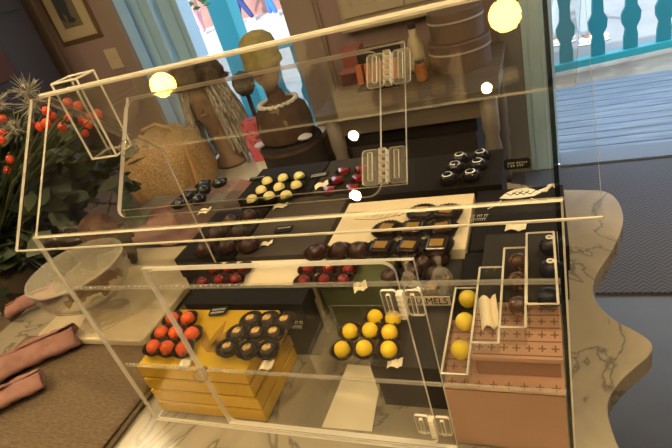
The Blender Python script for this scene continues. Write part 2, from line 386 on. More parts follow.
# ------------------------------------------------------------------ people (skin modifier figures)
def person(name, loc, rz, label, stride, top, legs, skin, hair, h=1.7, arm=.3):
    t = thing(name, loc, label, 'person', rz=rz)
    k = h/1.7
    V = []; E_ = []; Rr = []
    def v(x, y, z, r, p=None):
        V.append((x*k, y*k, z*k)); Rr.append(r*k)
        if p is not None: E_.append((p, len(V)-1))
        return len(V)-1
    pel = v(0, 0, .92, .115); wa = v(0, 0, 1.08, .11, pel); ch = v(0, 0, 1.3, .13, wa); nk = v(0, 0, 1.46, .055, ch)
    hd = v(0, .01, 1.53, .06, nk); h2 = v(0, .015, 1.6, .08, hd); v(0, .01, 1.67, .06, h2)
    feet = []
    for s in (-1, 1):
        sh = v(.17*s, 0, 1.4, .055, ch); el = v(.22*s, arm*.4*s, 1.13, .042, sh); wr = v(.21*s, arm*s, .9, .03, el); v(.2*s, arm*1.1*s, .83, .035, wr)
        hp = v(.09*s, 0, .86, .09, pel); kn = v(.1*s, stride*.45*s+.03, .48, .062, hp); an = v(.1*s, stride*s-.02, .08, .042, kn)
        v(.1*s, stride*s+.05, .04, .04, an); feet.append((.1*s*k, stride*s*k))
    me = bpy.data.meshes.new('body'); me.from_pydata(V, E_, [])
    o = bpy.data.objects.new('body', me); COL.objects.link(o); o.parent = t
    sk = o.modifiers.new('sk', 'SKIN')
    if not me.skin_vertices:
        bpy.context.view_layer.objects.active = o
        bm = bmesh.new(); bm.from_mesh(me); bm.verts.layers.skin.verify(); bm.to_mesh(me); bm.free()
    for i, d in enumerate(me.skin_vertices[0].data):
        d.radius = (Rr[i], Rr[i]); d.use_root = (i == 0)
    ss = o.modifiers.new('ss', 'SUBSURF'); ss.levels = 1; ss.render_levels = 1
    me.materials.append(skin)
    # clothes as skinned shells
    def cloth(nm, idx, grow, m):
        mp = {}; vs = []; es = []; rs = []
        for i in idx: mp[i] = len(vs); vs.append(V[i]); rs.append(Rr[i]+grow*k)
        for a, c in E_:
            if a in mp and c in mp: es.append((mp[a], mp[c]))
        m2 = bpy.data.meshes.new(nm); m2.from_pydata(vs, es, [])
        bm = bmesh.new(); bm.from_mesh(m2); bm.verts.layers.skin.verify(); bm.to_mesh(m2); bm.free()
        for i, d in enumerate(m2.skin_vertices[0].data): d.radius = (rs[i], rs[i]); d.use_root = (i == 0)
        o2 = bpy.data.objects.new(nm, m2); COL.objects.link(o2); o2.parent = t
        o2.modifiers.new('sk', 'SKIN'); s2 = o2.modifiers.new('ss', 'SUBSURF'); s2.levels = 1; s2.render_levels = 1
        m2.materials.append(m)
    cloth('shirt', [1, 2, 7, 8, 15, 16], .014, top)
    cloth('trousers', [0, 11, 12, 13, 19, 20, 21], .02, legs)
    for fx, fy in feet:
        b = MB(); b.ball((fx, fy+.06*k, .045*k), (.05*k, .14*k, .05*k), 12, 8)
        sh = b.obj('shoe', mat('white_shoe', (.8, .8, .8), .6), t, local=True, smooth=True)
        b = MB(); b.ball((fx, fy+.06*k, .012*k), (.052*k, .145*k, .014*k), 12, 6); b.obj('sole', mat('pale_sole', (.7, .78, .85), .6), sh, local=True)
    b = MB(); b.ball((0, -.01*k, 1.63*k), (.095*k, .105*k, .09*k), 14, 10); b.obj('hair', hair, t, local=True, smooth=True)
SK = mat('skin', (.5, .28, .2), .5); HR = mat('brown_hair', (.05, .03, .02), .7)
g = ony(570, 26, 5.5)
person('person', (g.x, 5.5, -1.04), -1.35, 'person in pale trousers and white sneakers stepping past the balustrade', .12, mat('light_top', (.7, .72, .75), .8), mat('pale_blue_denim', (.5, .6, .7), .8), SK, HR)
g = onz(247, 22, -.98)
person('person', (g.x, g.y, -.98), 1.4, 'person in white shirt and dark blue jeans striding on the far pavement', .3, mat('white_top', (.8, .8, .8), .8), mat('navy_denim', (.03, .06, .22), .8), SK, HR)
g = onz(262, 20, -.98)
person('person', (g.x+.35, g.y, -.98), 1.4, 'person in bright blue trousers walking on the far pavement', .16, mat('blue_top', (.1, .25, .6), .8), mat('bright_blue_cloth', (.05, .2, .75), .8), SK, HR)
g = onz(205, 34, -.98)
person('child', (g.x, g.y, -.98), 1.2, 'child in pale dress and pink leggings on the far pavement', .12, mat('pale_lilac_top', (.75, .75, .85), .8), mat('pink_leggings', (.75, .4, .45), .8), SK, HR, h=1.2)

# ------------------------------------------------------------------ shop furniture and wall things
t = thing('framed_picture', (-2.73, WY-.03, .33), 'framed picture with cream mount hanging on the mauve wall beside the window', 'picture')
px0, px1, pz0, pz1 = -2.9, -2.545, .335, .95
b = MB(); b.ringplate((px0, px1, pz0, pz1), (px0+.035, px1-.035, pz0+.035, pz1-.035), -.025, 0, Matrix.Translation((0, WY-.005, 0)) @ Matrix.Rotation(PI/2, 4, 'X')); b.obj('frame', [mat('bronze_frame', (.2, .13, .07), .4, metal=.4)]*2, t, bevel=.003)
b = MB(); b.rng(px0+.03, px1-.03, WY-.014, WY-.006, pz0+.03, pz1-.03); b.obj('mount', mat('mount_card', (.5, .42, .28), .7), t)
b = MB(); b.rng(px0+.1, px1-.1, WY-.018, WY-.013, pz0+.1, pz1-.1); pr_ = b.obj('print', mat('sepia_print', (.13, .1, .075), .6, noise=((.2, .16, .11), 5, .3, .7)), t)
b = MB()
M0 = Matrix.Translation((-2.735, WY-.019, 0)) @ Matrix.Rotation(PI/2, 4, 'X')
b.prism([(-.05, .62), (-.06, .5), (-.03, .47), (-.02, .53), (.0, .5), (-.01, .47), (.03, .46), (.06, .475), (.03, .5), (.045, .62)], 0, .002, M=M0)
b.obj('drawn_figure', mat('blue_grey_ink', (.035, .045, .06), .6), pr_)
t = thing('switch_plate', (-2.51, WY-.01, .16), 'ivory double switch plate on the mauve wall under the framed picture', 'light switch')
b = MB(); b.rng(-2.595, -2.44, WY-.014, WY-.001, .13, .26); b.obj('plate', PLATE, t, bevel=.003)
for x in (-2.535, -2.49):
    b = MB(); b.rng(x-.006, x+.006, WY-.024, WY-.013, .19, .212); b.obj('switch', PLATE, t)

# cream wall cabinet
t = thing('wall_cabinet', (-.62, WY, .07), 'cream panelled wall cabinet mounted above the counter with hat boxes', 'cabinet')
b = MB(); b.rng(-.95, -.26, WY-.07, WY-.001, .06, .9); b.obj('carcass', mat('cream_cabinet_paint', (.4, .34, .25), .5), t, bevel=.003)
cb = mat('cream_door_paint', (.44, .38, .28), .5)
for x0, x1 in ((-.93, -.61), (-.6, -.28)):
    b = MB(); b.ringplate((x0, x1, .12, .88), (x0+.05, x1-.05, .17, .83), 0, .014, Matrix.Translation((0, WY-.07, 0)) @ Matrix.Rotation(PI/2, 4, 'X')); b.box(((x0+x1)/2, WY-.073, .5), (x1-x0-.1, .006, .66)); d = b.obj('door', [cb, cb], t, bevel=.002)
b = MB(); b.rng(-.96, -.25, WY-.085, WY-.0, .05, .075); b.obj('bottom_moulding', cb, t, bevel=.004)

# side table with turned legs
TX0, TX1, TY0, TY1, TZ = -.96, -.16, 2.03, 2.7, -.15
t = thing('side_table', (-.6, 2.3, FZ), 'tan wooden side table with turned legs below the cream cabinet', 'table')
b = MB(); b.rng(TX0, TX1, TY0, TY1, TZ-.035, TZ); b.obj('table_top', TABT, t, bevel=.006)
b = MB()
b.rng(TX0+.05, TX1-.05, TY0+.04, TY0+.06, TZ-.13, TZ-.035); b.rng(TX0+.05, TX1-.05, TY1-.06, TY1-.04, TZ-.13, TZ-.035)
b.rng(TX0+.05, TX0+.07, TY0+.06, TY1-.06, TZ-.13, TZ-.035); b.rng(TX1-.07, TX1-.05, TY0+.06, TY1-.06, TZ-.13, TZ-.035); b.obj('apron', TABT, t, bevel=.003)
LEGW = mat('taupe_leg_paint', (.18, .155, .13), .5)
lp = [(.02, 0), (.026, .05), (.022, .12), (.034, .2), (.026, .26), (.036, .3), (.03, .34), (.035, .42), (.036, .48), (.028, .53), (.036, .56), (.036, .72)]
for x in (TX0+.06, TX1-.05):
    for y in (TY0+.05, TY1-.06):
        b = MB(); b.lathe(lp, (x, y, FZ), 20); b.obj('leg', LEGW, t, smooth=True)
t = thing('dark_fill_chest', (-.6, 2.35, FZ), 'black chest added to stand in for the dark under the tan side table', 'chest')  # added dark mass standing in for the darkness under the table
b = MB(); b.rng(-.87, -.28, 2.13, 2.62, FZ, -.36); b.obj('body', BLACKF, t, bevel=.01)
b = MB(); b.rng(-.88, -.27, 2.12, 2.63, -.36, -.3); b.obj('lid', BLACKB, t, bevel=.008)
# things on the side table
BOXB = mat('brown_box_paper', (.13, .085, .07), .7, noise=((.165, .11, .09), 12, .3, .7))
for k, (z, r, lb) in enumerate(((TZ, .135, 'round brown hat box at the bottom of the pair on the side table'), (TZ+.13, .118, 'round brown hat box stacked upon the larger one'))):
    t = thing('hat_box', (-.34, 2.42, z), lb, 'box', 'hat boxes on the side table')
    b = MB(); b.lathe([(r, 0), (r, .095)], (-.34, 2.42, z+.001), 40); b.obj('base', BOXB, t, smooth=False)
    b = MB(); b.lathe([(r+.004, .08), (r+.005, .123), (r, .127)], (-.34, 2.42, z+.001), 40); l = b.obj('lid', BOXB, t)
    b = MB(); b.lathe([(r+.0055, .082), (r+.0055, .09)], (-.34, 2.42, z+.001), 40); b.obj('ribbon', mat('pale_ribbon', (.5, .47, .42), .4), l)
t = thing('cream_bottle', (-.62, 2.45, TZ), 'cream ceramic bottle standing between the packet rack and the hat boxes', 'bottle')
b = MB(); b.lathe([(.04, 0), (.045, .02), (.045, .1), (.03, .15), (.018, .17), (.018, .2)], (-.545, 2.45, TZ+.001), 20); b.obj('body', mat('cream_ceramic', (.6, .52, .36), .35), t, smooth=True)
b = MB(); b.lathe([(.02, .2), (.02, .225)], (-.545, 2.45, TZ), 16); b.obj('stopper', DARKW, t)
t = thing('amber_jar', (-.52, 2.35, TZ), 'small amber jar beside the cream bottle on the side table', 'jar')
b = MB(); b.lathe([(.026, 0), (.028, .01), (.028, .07), (.02, .085)], (-.5, 2.28, TZ+.001), 18); b.obj('jar_body', mat('amber_glaze', (.35, .13, .04), .2), t, smooth=True)
b = MB(); b.lathe([(.023, .084), (.023, .1)], (-.5, 2.28, TZ+.001), 16); b.obj('lid', CHROME, t)
t = thing('packet_rack', (-.7, 2.35, TZ), 'black rack holding orange packets on the side table', 'rack')
b = MB(); b.rng(-.81, -.6, 2.36, 2.4, TZ+.001, TZ+.17); b.obj('rack_back', BLACKF, t, bevel=.003)
b = MB(); b.rng(-.81, -.6, 2.26, 2.36, TZ+.001, TZ+.015); b.obj('rack_base', BLACKB, t)
for i in range(5):
    x = -.79+i*.042
    o = MB(); o.box((x, 2.31, TZ+.072), (.03, .05, .09), Matrix.Rotation(-.2, 4, 'X')); tag(o.obj('packet', mat('orange_packet', (.5, .16, .06), .5) if i == 0 else bpy.data.materials['orange_packet'], bevel=.003), 'slim orange packet standing in the black rack', 'packet', 'orange packets in the rack')
for k, (x, y, w_, h_, lb) in enumerate(((-.9, 2.58, .1, .15, 'dusty red gift carton at the window end of the side table'), (-.885, 2.44, .09, .07, 'low dark red carton in front of the taller gift carton'))):
    t = thing('gift_carton', (x, y, TZ), lb, 'box', 'red cartons on the side table')
    b = MB(); b.box((x, y, TZ+h_*.45), (w_, w_*.8, h_*.9)); b.obj('carton_body', mat('dusty_red_card', (.33, .09, .09), .6) if k == 0 else mat('dark_red_card', (.12, .04, .045), .6), t, bevel=.002)
    b = MB(); b.box((x, y, TZ+h_*.92), (w_+.006, w_*.8+.006, h_*.16)); b.obj('lid', mat('rose_card', (.4, .15, .14), .6), t, bevel=.002)

# window seat
SZ = -.45
t = thing('window_seat', (-1.75, 2.3, FZ), 'low cream painted window seat carrying the wig heads and straw bag', 'bench')
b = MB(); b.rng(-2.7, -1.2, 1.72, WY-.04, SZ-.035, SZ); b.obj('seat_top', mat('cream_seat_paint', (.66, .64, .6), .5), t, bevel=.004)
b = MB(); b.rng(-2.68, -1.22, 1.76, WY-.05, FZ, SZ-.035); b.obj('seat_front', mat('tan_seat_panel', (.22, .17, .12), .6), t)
# lavender cloth draped on the seat front
b = MB(); n = 24
for i in range(n):
    x = -2.69+i*.034; b.rng(x, x+.035, 1.70-.008*math.sin(i*1.3), 1.735-.006*math.sin(i*1.3), FZ+.1, SZ+.008)
b.rng(-2.69, -1.88, 1.7, 2.68, SZ, SZ+.012)
tag(b.obj('throw_blanket', mat('mauve_grey_wool', (.11, .08, .075), .95, bump=.4)), 'mauve grey throw hanging over the front of the window seat', 'blanket')
# straw bag
c = ony(180, 175, 2.0)
t = thing('straw_bag', (c.x, 1.98, SZ), 'big fuzzy orange straw bag lying on the window seat', 'bag')
b = MB(); b.lathe([(.15, 0), (.215, .03), (.24, .1), (.23, .2), (.19, .29), (.13, .34), (.06, .35)], (c.x-.03, 1.99, SZ+.013), 40)
o = b.obj('bag_body', STRAW, t, smooth=True)
tx = bpy.data.textures.new('lump', 'CLOUDS'); tx.noise_scale = .06
k = o.modifiers.new('sub', 'SUBSURF'); k.levels = k.render_levels = 2
k = o.modifiers.new('d', 'DISPLACE'); k.texture = tx; k.strength = .03; k.mid_level = .5
b = MB(); b.tube([(c.x-.12, 1.99, SZ+.33), (c.x-.09, 1.99, SZ+.38), (c.x, 1.99, SZ+.4), (c.x+.08, 1.99, SZ+.37), (c.x+.1, 1.99, SZ+.33)], .01); b.obj('handle', STRAW, t, smooth=True)
# easel stick
b = MB(); a0 = ony(184, 145, 1.66); a1 = ony(205, 198, 1.62); d_ = (a1-a0); b.tube([a0, a0+d_*((FZ-a0.z)/d_.z)], .009); b.tube([a0, Vector((a0.x-.1, 1.69, SZ+.05))], .006)
tag(b.obj('wooden_stick', mat('orange_pine', (.5, .27, .1), .5)), 'slim orange wooden stick leaning between straw bag and grey wig', 'stick')

# wig head with ruffled plum hat
def head(name, c, r, label, skin, hat=None, cat='mannequin head'): ...
c = ony(207, 100, 2.32)
t = thing('wig_head', (c.x, 2.32, SZ), 'display head in a long grey wig and ruffled plum hat', 'mannequin head')
HX, HY = c.x, 2.32
b = MB(); b.lathe([(.075, 0), (.08, .015), (.045, .04), (.04, .12), (.055, .17), (.07, .2), (.078, .26), (.07, .32), (.04, .355), (.0, .365)], (HX, HY, SZ+.001), 24); b.obj('head_form', SKINM, t, smooth=True)
b = MB(); b.ball((HX, HY-.078, SZ+.245), (.011, .014, .018)); b.ball((HX, HY-.07, SZ+.215), (.02, .008, .006)); b.ball((HX-.028, HY-.068, SZ+.262), (.012, .006, .006)); b.ball((HX+.028, HY-.068, SZ+.262), (.012, .006, .006)); b.obj('face', SKINM, t, smooth=True)
b = MB(); rr = random.Random(5)
for i in range(150):
    a = rr.uniform(-PI*.28, PI*1.28); r0 = .074+rr.uniform(0, .02); L = rr.uniform(.22, .33)
    sw = rr.uniform(-.02, .05); z0 = SZ+.33
    ca, sa = math.cos(a), math.sin(a)
    b.tube([(HX+ca*.03, HY+sa*.03, z0+.035), (HX+ca*r0, HY+sa*r0, z0-.02), (HX+ca*(r0+.03+sw*.4), HY+sa*(r0+.02), z0-L*.55), (HX+ca*(r0+.035+sw), HY+sa*(r0+.02), max(z0-L, SZ+.01))], [.01, .013, .012, .004], 5)
b.obj('wig', WIG, t, smooth=True)
b = MB(); b.lathe([(.1, 0), (.13, .008), (.1, .02), (.085, .03), (.08, .07), (.05, .085), (0, .09)], (HX-.005, HY, SZ+.315), 36, fl=[.05, .12, .08, .05, .04, .03, 0])
for i in range(14):
    a = i*PI/7; b.ball((HX+.085*math.cos(a), HY+.085*math.sin(a), SZ+.345+R(0, .03)), (.035, .03, .028), 10, 6)
b.obj('hat', PLUM, t); t.scale = (1.3, 1.05, 1.5); t.location.x -= .0

# bust with green beanie on a black drum
c = ony(292, 150, 2.1)
BX, BY = c.x+.0, 2.12
t = thing('hat_drum', (BX, BY, SZ), 'black round drum pedestal under the brown velvet bust', 'pedestal')
b = MB(); b.lathe([(.15, 0), (.156, .01), (.156, .17), (.15, .18)], (BX, BY, SZ+.001), 40); b.obj('drum', BLACKF, t)
b = MB(); b.lathe([(.158, .145), (.16, .15), (.158, .165)], (BX, BY, SZ+.001), 40); b.obj('band', BROWNV, t)
Z0 = SZ+.182
t = thing('mannequin_bust', (BX, BY, Z0), 'brown velvet bust wearing an olive green knitted beanie', 'mannequin head')
b = MB(); b.lathe([(.12, 0), (.135, .02), (.135, .09), (.125, .15), (.09, .18), (.045, .2), (.036, .24)], (BX, BY, Z0), 32); b.obj('torso', BROWNV, t, smooth=True)
b = MB(); b.lathe([(.034, .22), (.036, .27), (.055, .3), (.068, .34), (.072, .385), (.066, .43), (.03, .465), (0, .47)], (BX-.01, BY, Z0), 28)
b.ball((BX-.01, BY-.072, Z0+.355), (.01, .014, .018)); b.ball((BX-.01, BY-.064, Z0+.325), (.018, .008, .006)); b.ball((BX-.082, BY, Z0+.36), (.008, .015, .024)); b.ball((BX+.062, BY, Z0+.36), (.008, .015, .024)); b.obj('head', SKINM, t, smooth=True)
b = MB(); b.lathe([(.078, .365), (.085, .375), (.086, .4), (.088, .44), (.075, .485), (.045, .51), (0, .52)], (BX-.012, BY+.005, Z0), 48, fl=[.012]*6+[0])
hb = b.obj('beanie', OLIVEK, t, smooth=True)
b = MB(); b.lathe([(.081, .36), (.09, .366), (.09, .392), (.082, .4)], (BX-.012, BY+.005, Z0), 48, fl=[.02]*4); b.obj('cuff', OLIVEK, hb, smooth=True)
b = MB()
for i in range(40):
    a = 2*PI*i/40; b.ball((BX+.09*math.cos(a), BY+.09*math.sin(a), Z0+.185+.006*(i % 2)), (.014, .014, .006), 8, 5)
b.obj('lace_collar', WHITE, t)
for x, y, z, m in ((-.05, -.105, .1, SKINM), (.04, -.11, .105, SKINM), (-.01, -.12, .05, BROWNV)):
    b = MB(); b.lathe([(.03, -.004), (.034, 0), (.03, .004), (.016, .008), (0, .009)], (BX+x, BY+y, Z0+z), 20, axis=Matrix.Rotation(PI/2, 3, 'X')); b.obj('rosette', m, t, smooth=True)
b = MB(); b.ball((BX+.12, BY-.08, Z0+.025), (.04, .03, .014), 12, 8); b.obj('ribbon_bow', mat('lilac_ribbon', (.55, .55, .7), .5), t, smooth=True)
b = MB(); b.ball((BX-.125, BY-.08, Z0+.015), (.032, .03, .014), 12, 8); b.obj('ribbon_bow', bpy.data.materials['lilac_ribbon'], t, smooth=True)
# small dark head and pink box between
c = ony(243, 82, 2.4)
t = thing('hat_form', (c.x, 2.4, SZ), 'small grey felt hat form on a stand between the wig and bust', 'hat stand')
b = MB(); b.lathe([(.05, 0), (.05, .01), (.012, .02), (.012, c.z-.06-SZ)], (c.x, 2.4, SZ+.001), 20); b.obj('stand', DARKW, t)
b = MB(); b.lathe([(.03, -.07), (.055, -.04), (.062, 0), (.05, .04), (0, .062)], (c.x, 2.4, c.z), 24); b.obj('form', mat('grey_felt', (.07, .07, .08), .9), t, smooth=True)
c = ony(248, 118, 2.18)
t = thing('pink_print_box', (c.x, 2.18, SZ), 'tall pink floral printed box beside the brown bust', 'box')
b = MB(); b.rng(c.x-.04, c.x+.05, 2.16, 2.23, SZ+.001, SZ+.06); b.obj('white_base', WHITE, t)
b = MB(); b.rng(c.x-.045, c.x+.055, 2.155, 2.235, SZ+.06, SZ+.28); b.obj('sleeve', PINKP, t, bevel=.003)

# dark hall shelf at the left wall
t = thing('wall_shelf_unit', (-3.2, 2.2, FZ), 'dark wooden shelf unit with mauve ledges beside the framed picture', 'shelf')
b = MB(); b.rng(-3.75, -3.71, 1.7, 2.5, FZ, 1.1); b.rng(-2.82, -2.78, 1.7, 2.5, FZ, 1.1); b.rng(-3.75, -2.78, 2.46, 2.5, FZ, 1.1); b.obj('carcass', DARKW, t)
for z in (-.5, -.1, .26, .62, 1.0):
    b = MB(); b.rng(-3.76, -2.77, 1.62, 2.47, z, z+.035); s_ = b.obj('shelf', DARKW, t)
    b = MB(); b.tube([(-3.77, 1.61, z+.018), (-2.765, 1.61, z+.018)], .024, 10); b.obj('ledge', MAUVEW, s_, smooth=True)
BR = [(.03, .03, .03), (.06, .05, .03), (.08, .03, .03)]
for i in range(6):
    x = -3.6+.15*i
    b = MB(); b.rng(x, x+.1, 1.85, 2.2, .2955, .2955+.1+.03*(i % 3)); tag(b.obj('storage_box', mat('dim_box_%d' % i, BR[i % 3], .8), bevel=.003), 'dim dark box stored on the middle shelf of the dark unit', 'box', 'boxes on the dark shelf unit')
# seen behind flowers: barrel planter
PX, PY = -1.42, .78
t = thing('wooden_barrel', (PX, PY, FZ), 'brown wooden barrel holding the bouquet beside the counter', 'barrel')
b = MB(); b.lathe([(.17, 0), (.2, .2), (.215, .4), (.205, .62), (.185, .78), (.17, .78), (.165, .73), (0, .73)], (PX, PY, FZ), 28, fl=[.006]*7+[0]); b.obj('staves', BARREL, t)
for z in (.12, .64):
    b = MB(); b.lathe([(.203, z), (.213, z), (.213, z+.035), (.203, z+.035)], (PX, PY, FZ), 32); b.obj('hoop', mat('iron', (.06, .055, .05), .5, metal=.7) if z < .2 else bpy.data.materials['iron'], t)
VZ = FZ+.731
t = thing('bouquet', (PX, PY, VZ), 'bouquet of orange berries and grey thistles standing in the wooden barrel', 'bouquet')
rr = random.Random(11)
b = MB(); b.lathe([(.06, 0), (.075, .01), (.09, .12), (.07, .2), (.085, .24), (.08, .24), (.065, .2), (.0, .19)], (PX, PY, VZ), 24); b.obj('vase', mat('brown_stoneware', (.07, .05, .035), .4), t, smooth=True)
top = Vector((PX+.01, PY, VZ+.22))
bs = MB(); bl = MB()
spots = [(4,118),(3,130),(2,139),(35,125),(41,129),(50,125),(55,118),(72,104),(79,103),(69,115),(88,124),(80,122),(83,131),(22,157),(12,162),(8,173),(28,150),(62,126),(91,118),(15,126),(97,112),(-6,150),(45,110)]
bb = []
for i, (x, y) in enumerate(spots):
    p = ony(x, y, .72+rr.uniform(-.06, .1)); bb.append(p)
    m = (top+p)/2+Vector((rr.uniform(-.02, .02), rr.uniform(-.02, .02), .03))
    bs.tube([top-Vector((0, 0, .1)), top, m, p], [.003, .003, .002, .0015], 5)
for p in bb:
    for q in range(1):
        b = MB(); b.ball(p+Vector((rr.uniform(-.008, .008), rr.uniform(-.006, .006), rr.uniform(-.006, .006))), (.0085, .0085, .0095), 12, 8); b.obj('berry', BERRY, t, smooth=True)
for x, y in ((33, 105), (15, 128), (28, 92), (-5, 105)):
    p = ony(x, y, .74); bs.tube([top, (top+p)/2, p], .003, 5)
    b = MB(); b.ball(p, (.013, .013, .017), 14, 10)
    for k in range(70):
        v = Vector((rr.gauss(0, 1), rr.gauss(0, 1), rr.gauss(.3, .8))).normalized(); L = rr.uniform(.02, .045)
        b.tube([p+v*.01, p+v*L], [.0016, .0003], 4)
    b.obj('thistle', THISTLE, t)
bs.obj('stem', STEM, t)
for i in range(330):
    th = rr.uniform(0, 2*PI); rad = rr.uniform(.02, .27); z = rr.uniform(-.13, .36)
    q = Vector((PX+rad*math.cos(th)*(.55+z), PY+rad*math.sin(th)*(.5+z*.6), VZ+.2+z))
    if q.x > -1.0 and q.z < .22: q.x -= .2
    n = Matrix.Translation(q) @ Matrix.Rotation(rr.uniform(0, 6.3), 4, 'Z') @ Matrix.Rotation(rr.uniform(-1.3, 1.3), 4, 'X') @ Matrix.Rotation(rr.uniform(-1, 1), 4, 'Y')
    L = rr.uniform(.05, .1); W = L*rr.uniform(.18, .3)
    bl.prism([(0, 0), (L*.3, W), (L*.65, W*.8), (L, 0), (L*.65, -W*.8), (L*.3, -W)], 0, .0008, M=n)
for i in range(26):
    p = ony(rr.uniform(-5, 70), rr.uniform(190, 285), .78); bl.tube([top-Vector((0, 0, .02)), (top+p)/2+Vector((0, 0, .05)), p], [.003, .005, .001], 4)
for i in range(260):
    q = ony(rr.uniform(-12, 72), rr.uniform(125, 300), rr.uniform(.74, 1.0))
    if q.x > -1.14 and q.z < .12: continue
    n = Matrix.Translation(q) @ Matrix.Rotation(rr.uniform(0, 6.3), 4, 'Z') @ Matrix.Rotation(rr.uniform(-1.3, 1.3), 4, 'X') @ Matrix.Rotation(rr.uniform(-1, 1), 4, 'Y')
    L = rr.uniform(.05, .11); W = L*rr.uniform(.2, .34)
    bl.prism([(0, 0), (L*.3, W), (L*.65, W*.8), (L, 0), (L*.65, -W*.8), (L*.3, -W)], 0, .0008, M=n)
for i in range(190):
    q = ony(rr.uniform(52, 128), rr.uniform(150, 232), rr.uniform(.9, 1.15))
    if q.z < .05: continue
    n = Matrix.Translation(q) @ Matrix.Rotation(rr.uniform(0, 6.3), 4, 'Z') @ Matrix.Rotation(rr.uniform(-1.3, 1.3), 4, 'X') @ Matrix.Rotation(rr.uniform(-1, 1), 4, 'Y')
    L = rr.uniform(.05, .09); W = L*rr.uniform(.2, .34)
    bl.prism([(0, 0), (L*.3, W), (L*.65, W*.8), (L, 0), (L*.65, -W*.8), (L*.3, -W)], 0, .0008, M=n)
for px_, py_ in ((62, 160), (80, 150), (98, 165), (115, 175), (75, 190), (100, 200), (120, 205)):
    p = ony(px_, py_, 1.02); bl.tube([top-Vector((0, 0, .02)), (top+p)/2+Vector((0, .05, .06)), p], [.003, .003, .001], 4)
bl.obj('foliage', LEAF, t)

# ------------------------------------------------------------------ lamps
for i, (p, r, lb) in enumerate((((-.085, .115, 1.5), .043, 'round amber pendant lamp hanging above the open door end of the case'), ((-1.27, .12, 1.5), .045, 'round amber pendant lamp hanging above the bouquet end of the case'))):
    t = thing('pendant_lamp', p, lb, 'lamp', 'amber pendant lamps')
    b = MB(); b.ball(p, r, 28, 18); b.obj('globe', LAMPM, t, smooth=True)
    b = MB(); b.tube([(p[0], p[1], p[2]+r), (p[0], p[1], CZ)], .004); b.obj('cord', BLACKB, t)
    b = MB(); b.lathe([(.02, 0), (.024, .03), (.015, .045)], (p[0], p[1], p[2]+r-.006), 16); b.obj('cap', BRASS, t)
for i, (x, y, r) in enumerate(((-.182, -.2, .018), (-.713, -.318, .02), (-.79, -.61, .022), (.9, -.5, .08), (-2.4, -1.0, .09), (-.4, -1.6, .09), (.9, 1.3, .08), (-2.2, 1.2, .08), (-1.2, 1.0, .07), (-2.6, .4, .08), (.55, .1, .02))):  # the leading few show as reflections, the rest are unseen, added for interior fill
    t = thing('downlight_or_fill', (x, y, CZ), 'small round warm ceiling downlight, reflected in the case or added as fill', 'lamp', 'ceiling downlights')
    b = MB(); b.lathe([(r+.015, -.008), (r+.02, 0)], (x, y, CZ), 28); b.obj('trim_ring', CHROME, t)
    b = MB(); b.lathe([(r, -.014), (r, -.009)], (x, y, CZ), 28); b.obj('diffuser', KEYM if i in (2, 10) else DISCM, t)

# ------------------------------------------------------------------ counter
def smooth_poly(P, n=4):
    for _ in range(n):
        Q = []
        for a, b_ in zip(P, P[1:]): Q += [a*.75+b_*.25, a*.25+b_*.75]
        P = [P[0]]+Q+[P[-1]]
    return P
sc = [(585, 190), (600, 190), (613, 194), (622, 207), (624, 222), (618, 240), (606, 260), (596, 274), (592, 288), (596, 303), (612, 319), (634, 330), (649, 339), (654, 347), (649, 356), (634, 368), (619, 382), (609, 397), (607, 412), (612, 430), (620, 452)]
P = [Vector(onz(x, y, 0)[:2]) for x, y in sc]
P = [Vector((-.15, 1.03)), Vector((0.0, .95))]+P+[Vector((.105, .3)), Vector((.13, .2)), Vector((.1, .12))]
P = smooth_poly(P, 3)
pts = [(v.x, v.y) for v in P]+[(-1.12, .12), (-1.12, 1.1), (-.5, 1.1)]
ct = thing('shop_counter', (-.5, .6, FZ), 'marble topped counter with scalloped edge carrying the acrylic case', 'counter')
b = MB(); b.prism(list(reversed(pts)), -.032, 0); o = b.obj('marble_top', MARBLE, ct, bevel=.007)
b = MB(); b.rng(-1.06, -.05, .2, 1.0, FZ, -.032); b.obj('cabinet_base', mat('grey_cabinet_paint', (.1, .09, .085), .6), ct)
for i in range(3):
    b = MB(); x = -1.04+i*.33; b.rng(x, x+.31, .985, 1.012, FZ+.05, -.06); b.obj('panel', mat('grey_panel_paint', (.13, .12, .11), .6) if i == 0 else bpy.data.materials['grey_panel_paint'], ct, bevel=.003)

# linen cloth
def grid_cloth(x0, x1, y0, y1, z, nx, ny, fn, th=.004, shape=None):
    b = MB(); V = [[None]*(ny+1) for _ in range(nx+1)]
    for i in range(nx+1):
        for j in range(ny+1):
            x = x0+(x1-x0)*i/nx; y = y0+(y1-y0)*j/ny
            if shape: x, y = shape(x, y)
            V[i][j] = b.b.verts.new((x, y, z+fn(x, y)))
    for i in range(nx):
        for j in range(ny): b.face((V[i][j], V[i+1][j], V[i+1][j+1], V[i][j+1]))
    return b
def solid(o, th):
    k = o.modifiers.new('sol', 'SOLIDIFY'); k.thickness = th; k.offset = -1
    return o
a1 = onz(142, 396, .012); a2 = onz(100, 450, .012)
def lsh(x, y):
    ex = a1.x+(a2.x-a1.x)*(y-a1.y)/(a2.y-a1.y)
    return (x*1.0 if x < -.8 else -.8+(x+.8)/(.2)*(ex+.8), y)
b = grid_cloth(-1.0, -.6, .13, .5, .013, 40, 36, lambda x, y: .0022*math.sin(14*x+6*y)+.0015*math.sin(30*y-9*x), shape=lsh)
o = b.obj('linen_cloth', LINEN, smooth=True); solid(o, .005)
tag(o, 'folded brown linen cloth spread over the counter in front of the marble board', 'cloth')
b = grid_cloth(-1.0, -.6, .14, .49, .0062, 30, 20, lambda x, y: .0008*math.sin(20*y), shape=lambda x, y: (lsh(x, y)[0]+(.008 if x > -.7 else 0), y))
o = b.obj('linen_runner', mat('dark_linen', (.1, .075, .045), .95, bump=.4)); solid(o, .004)
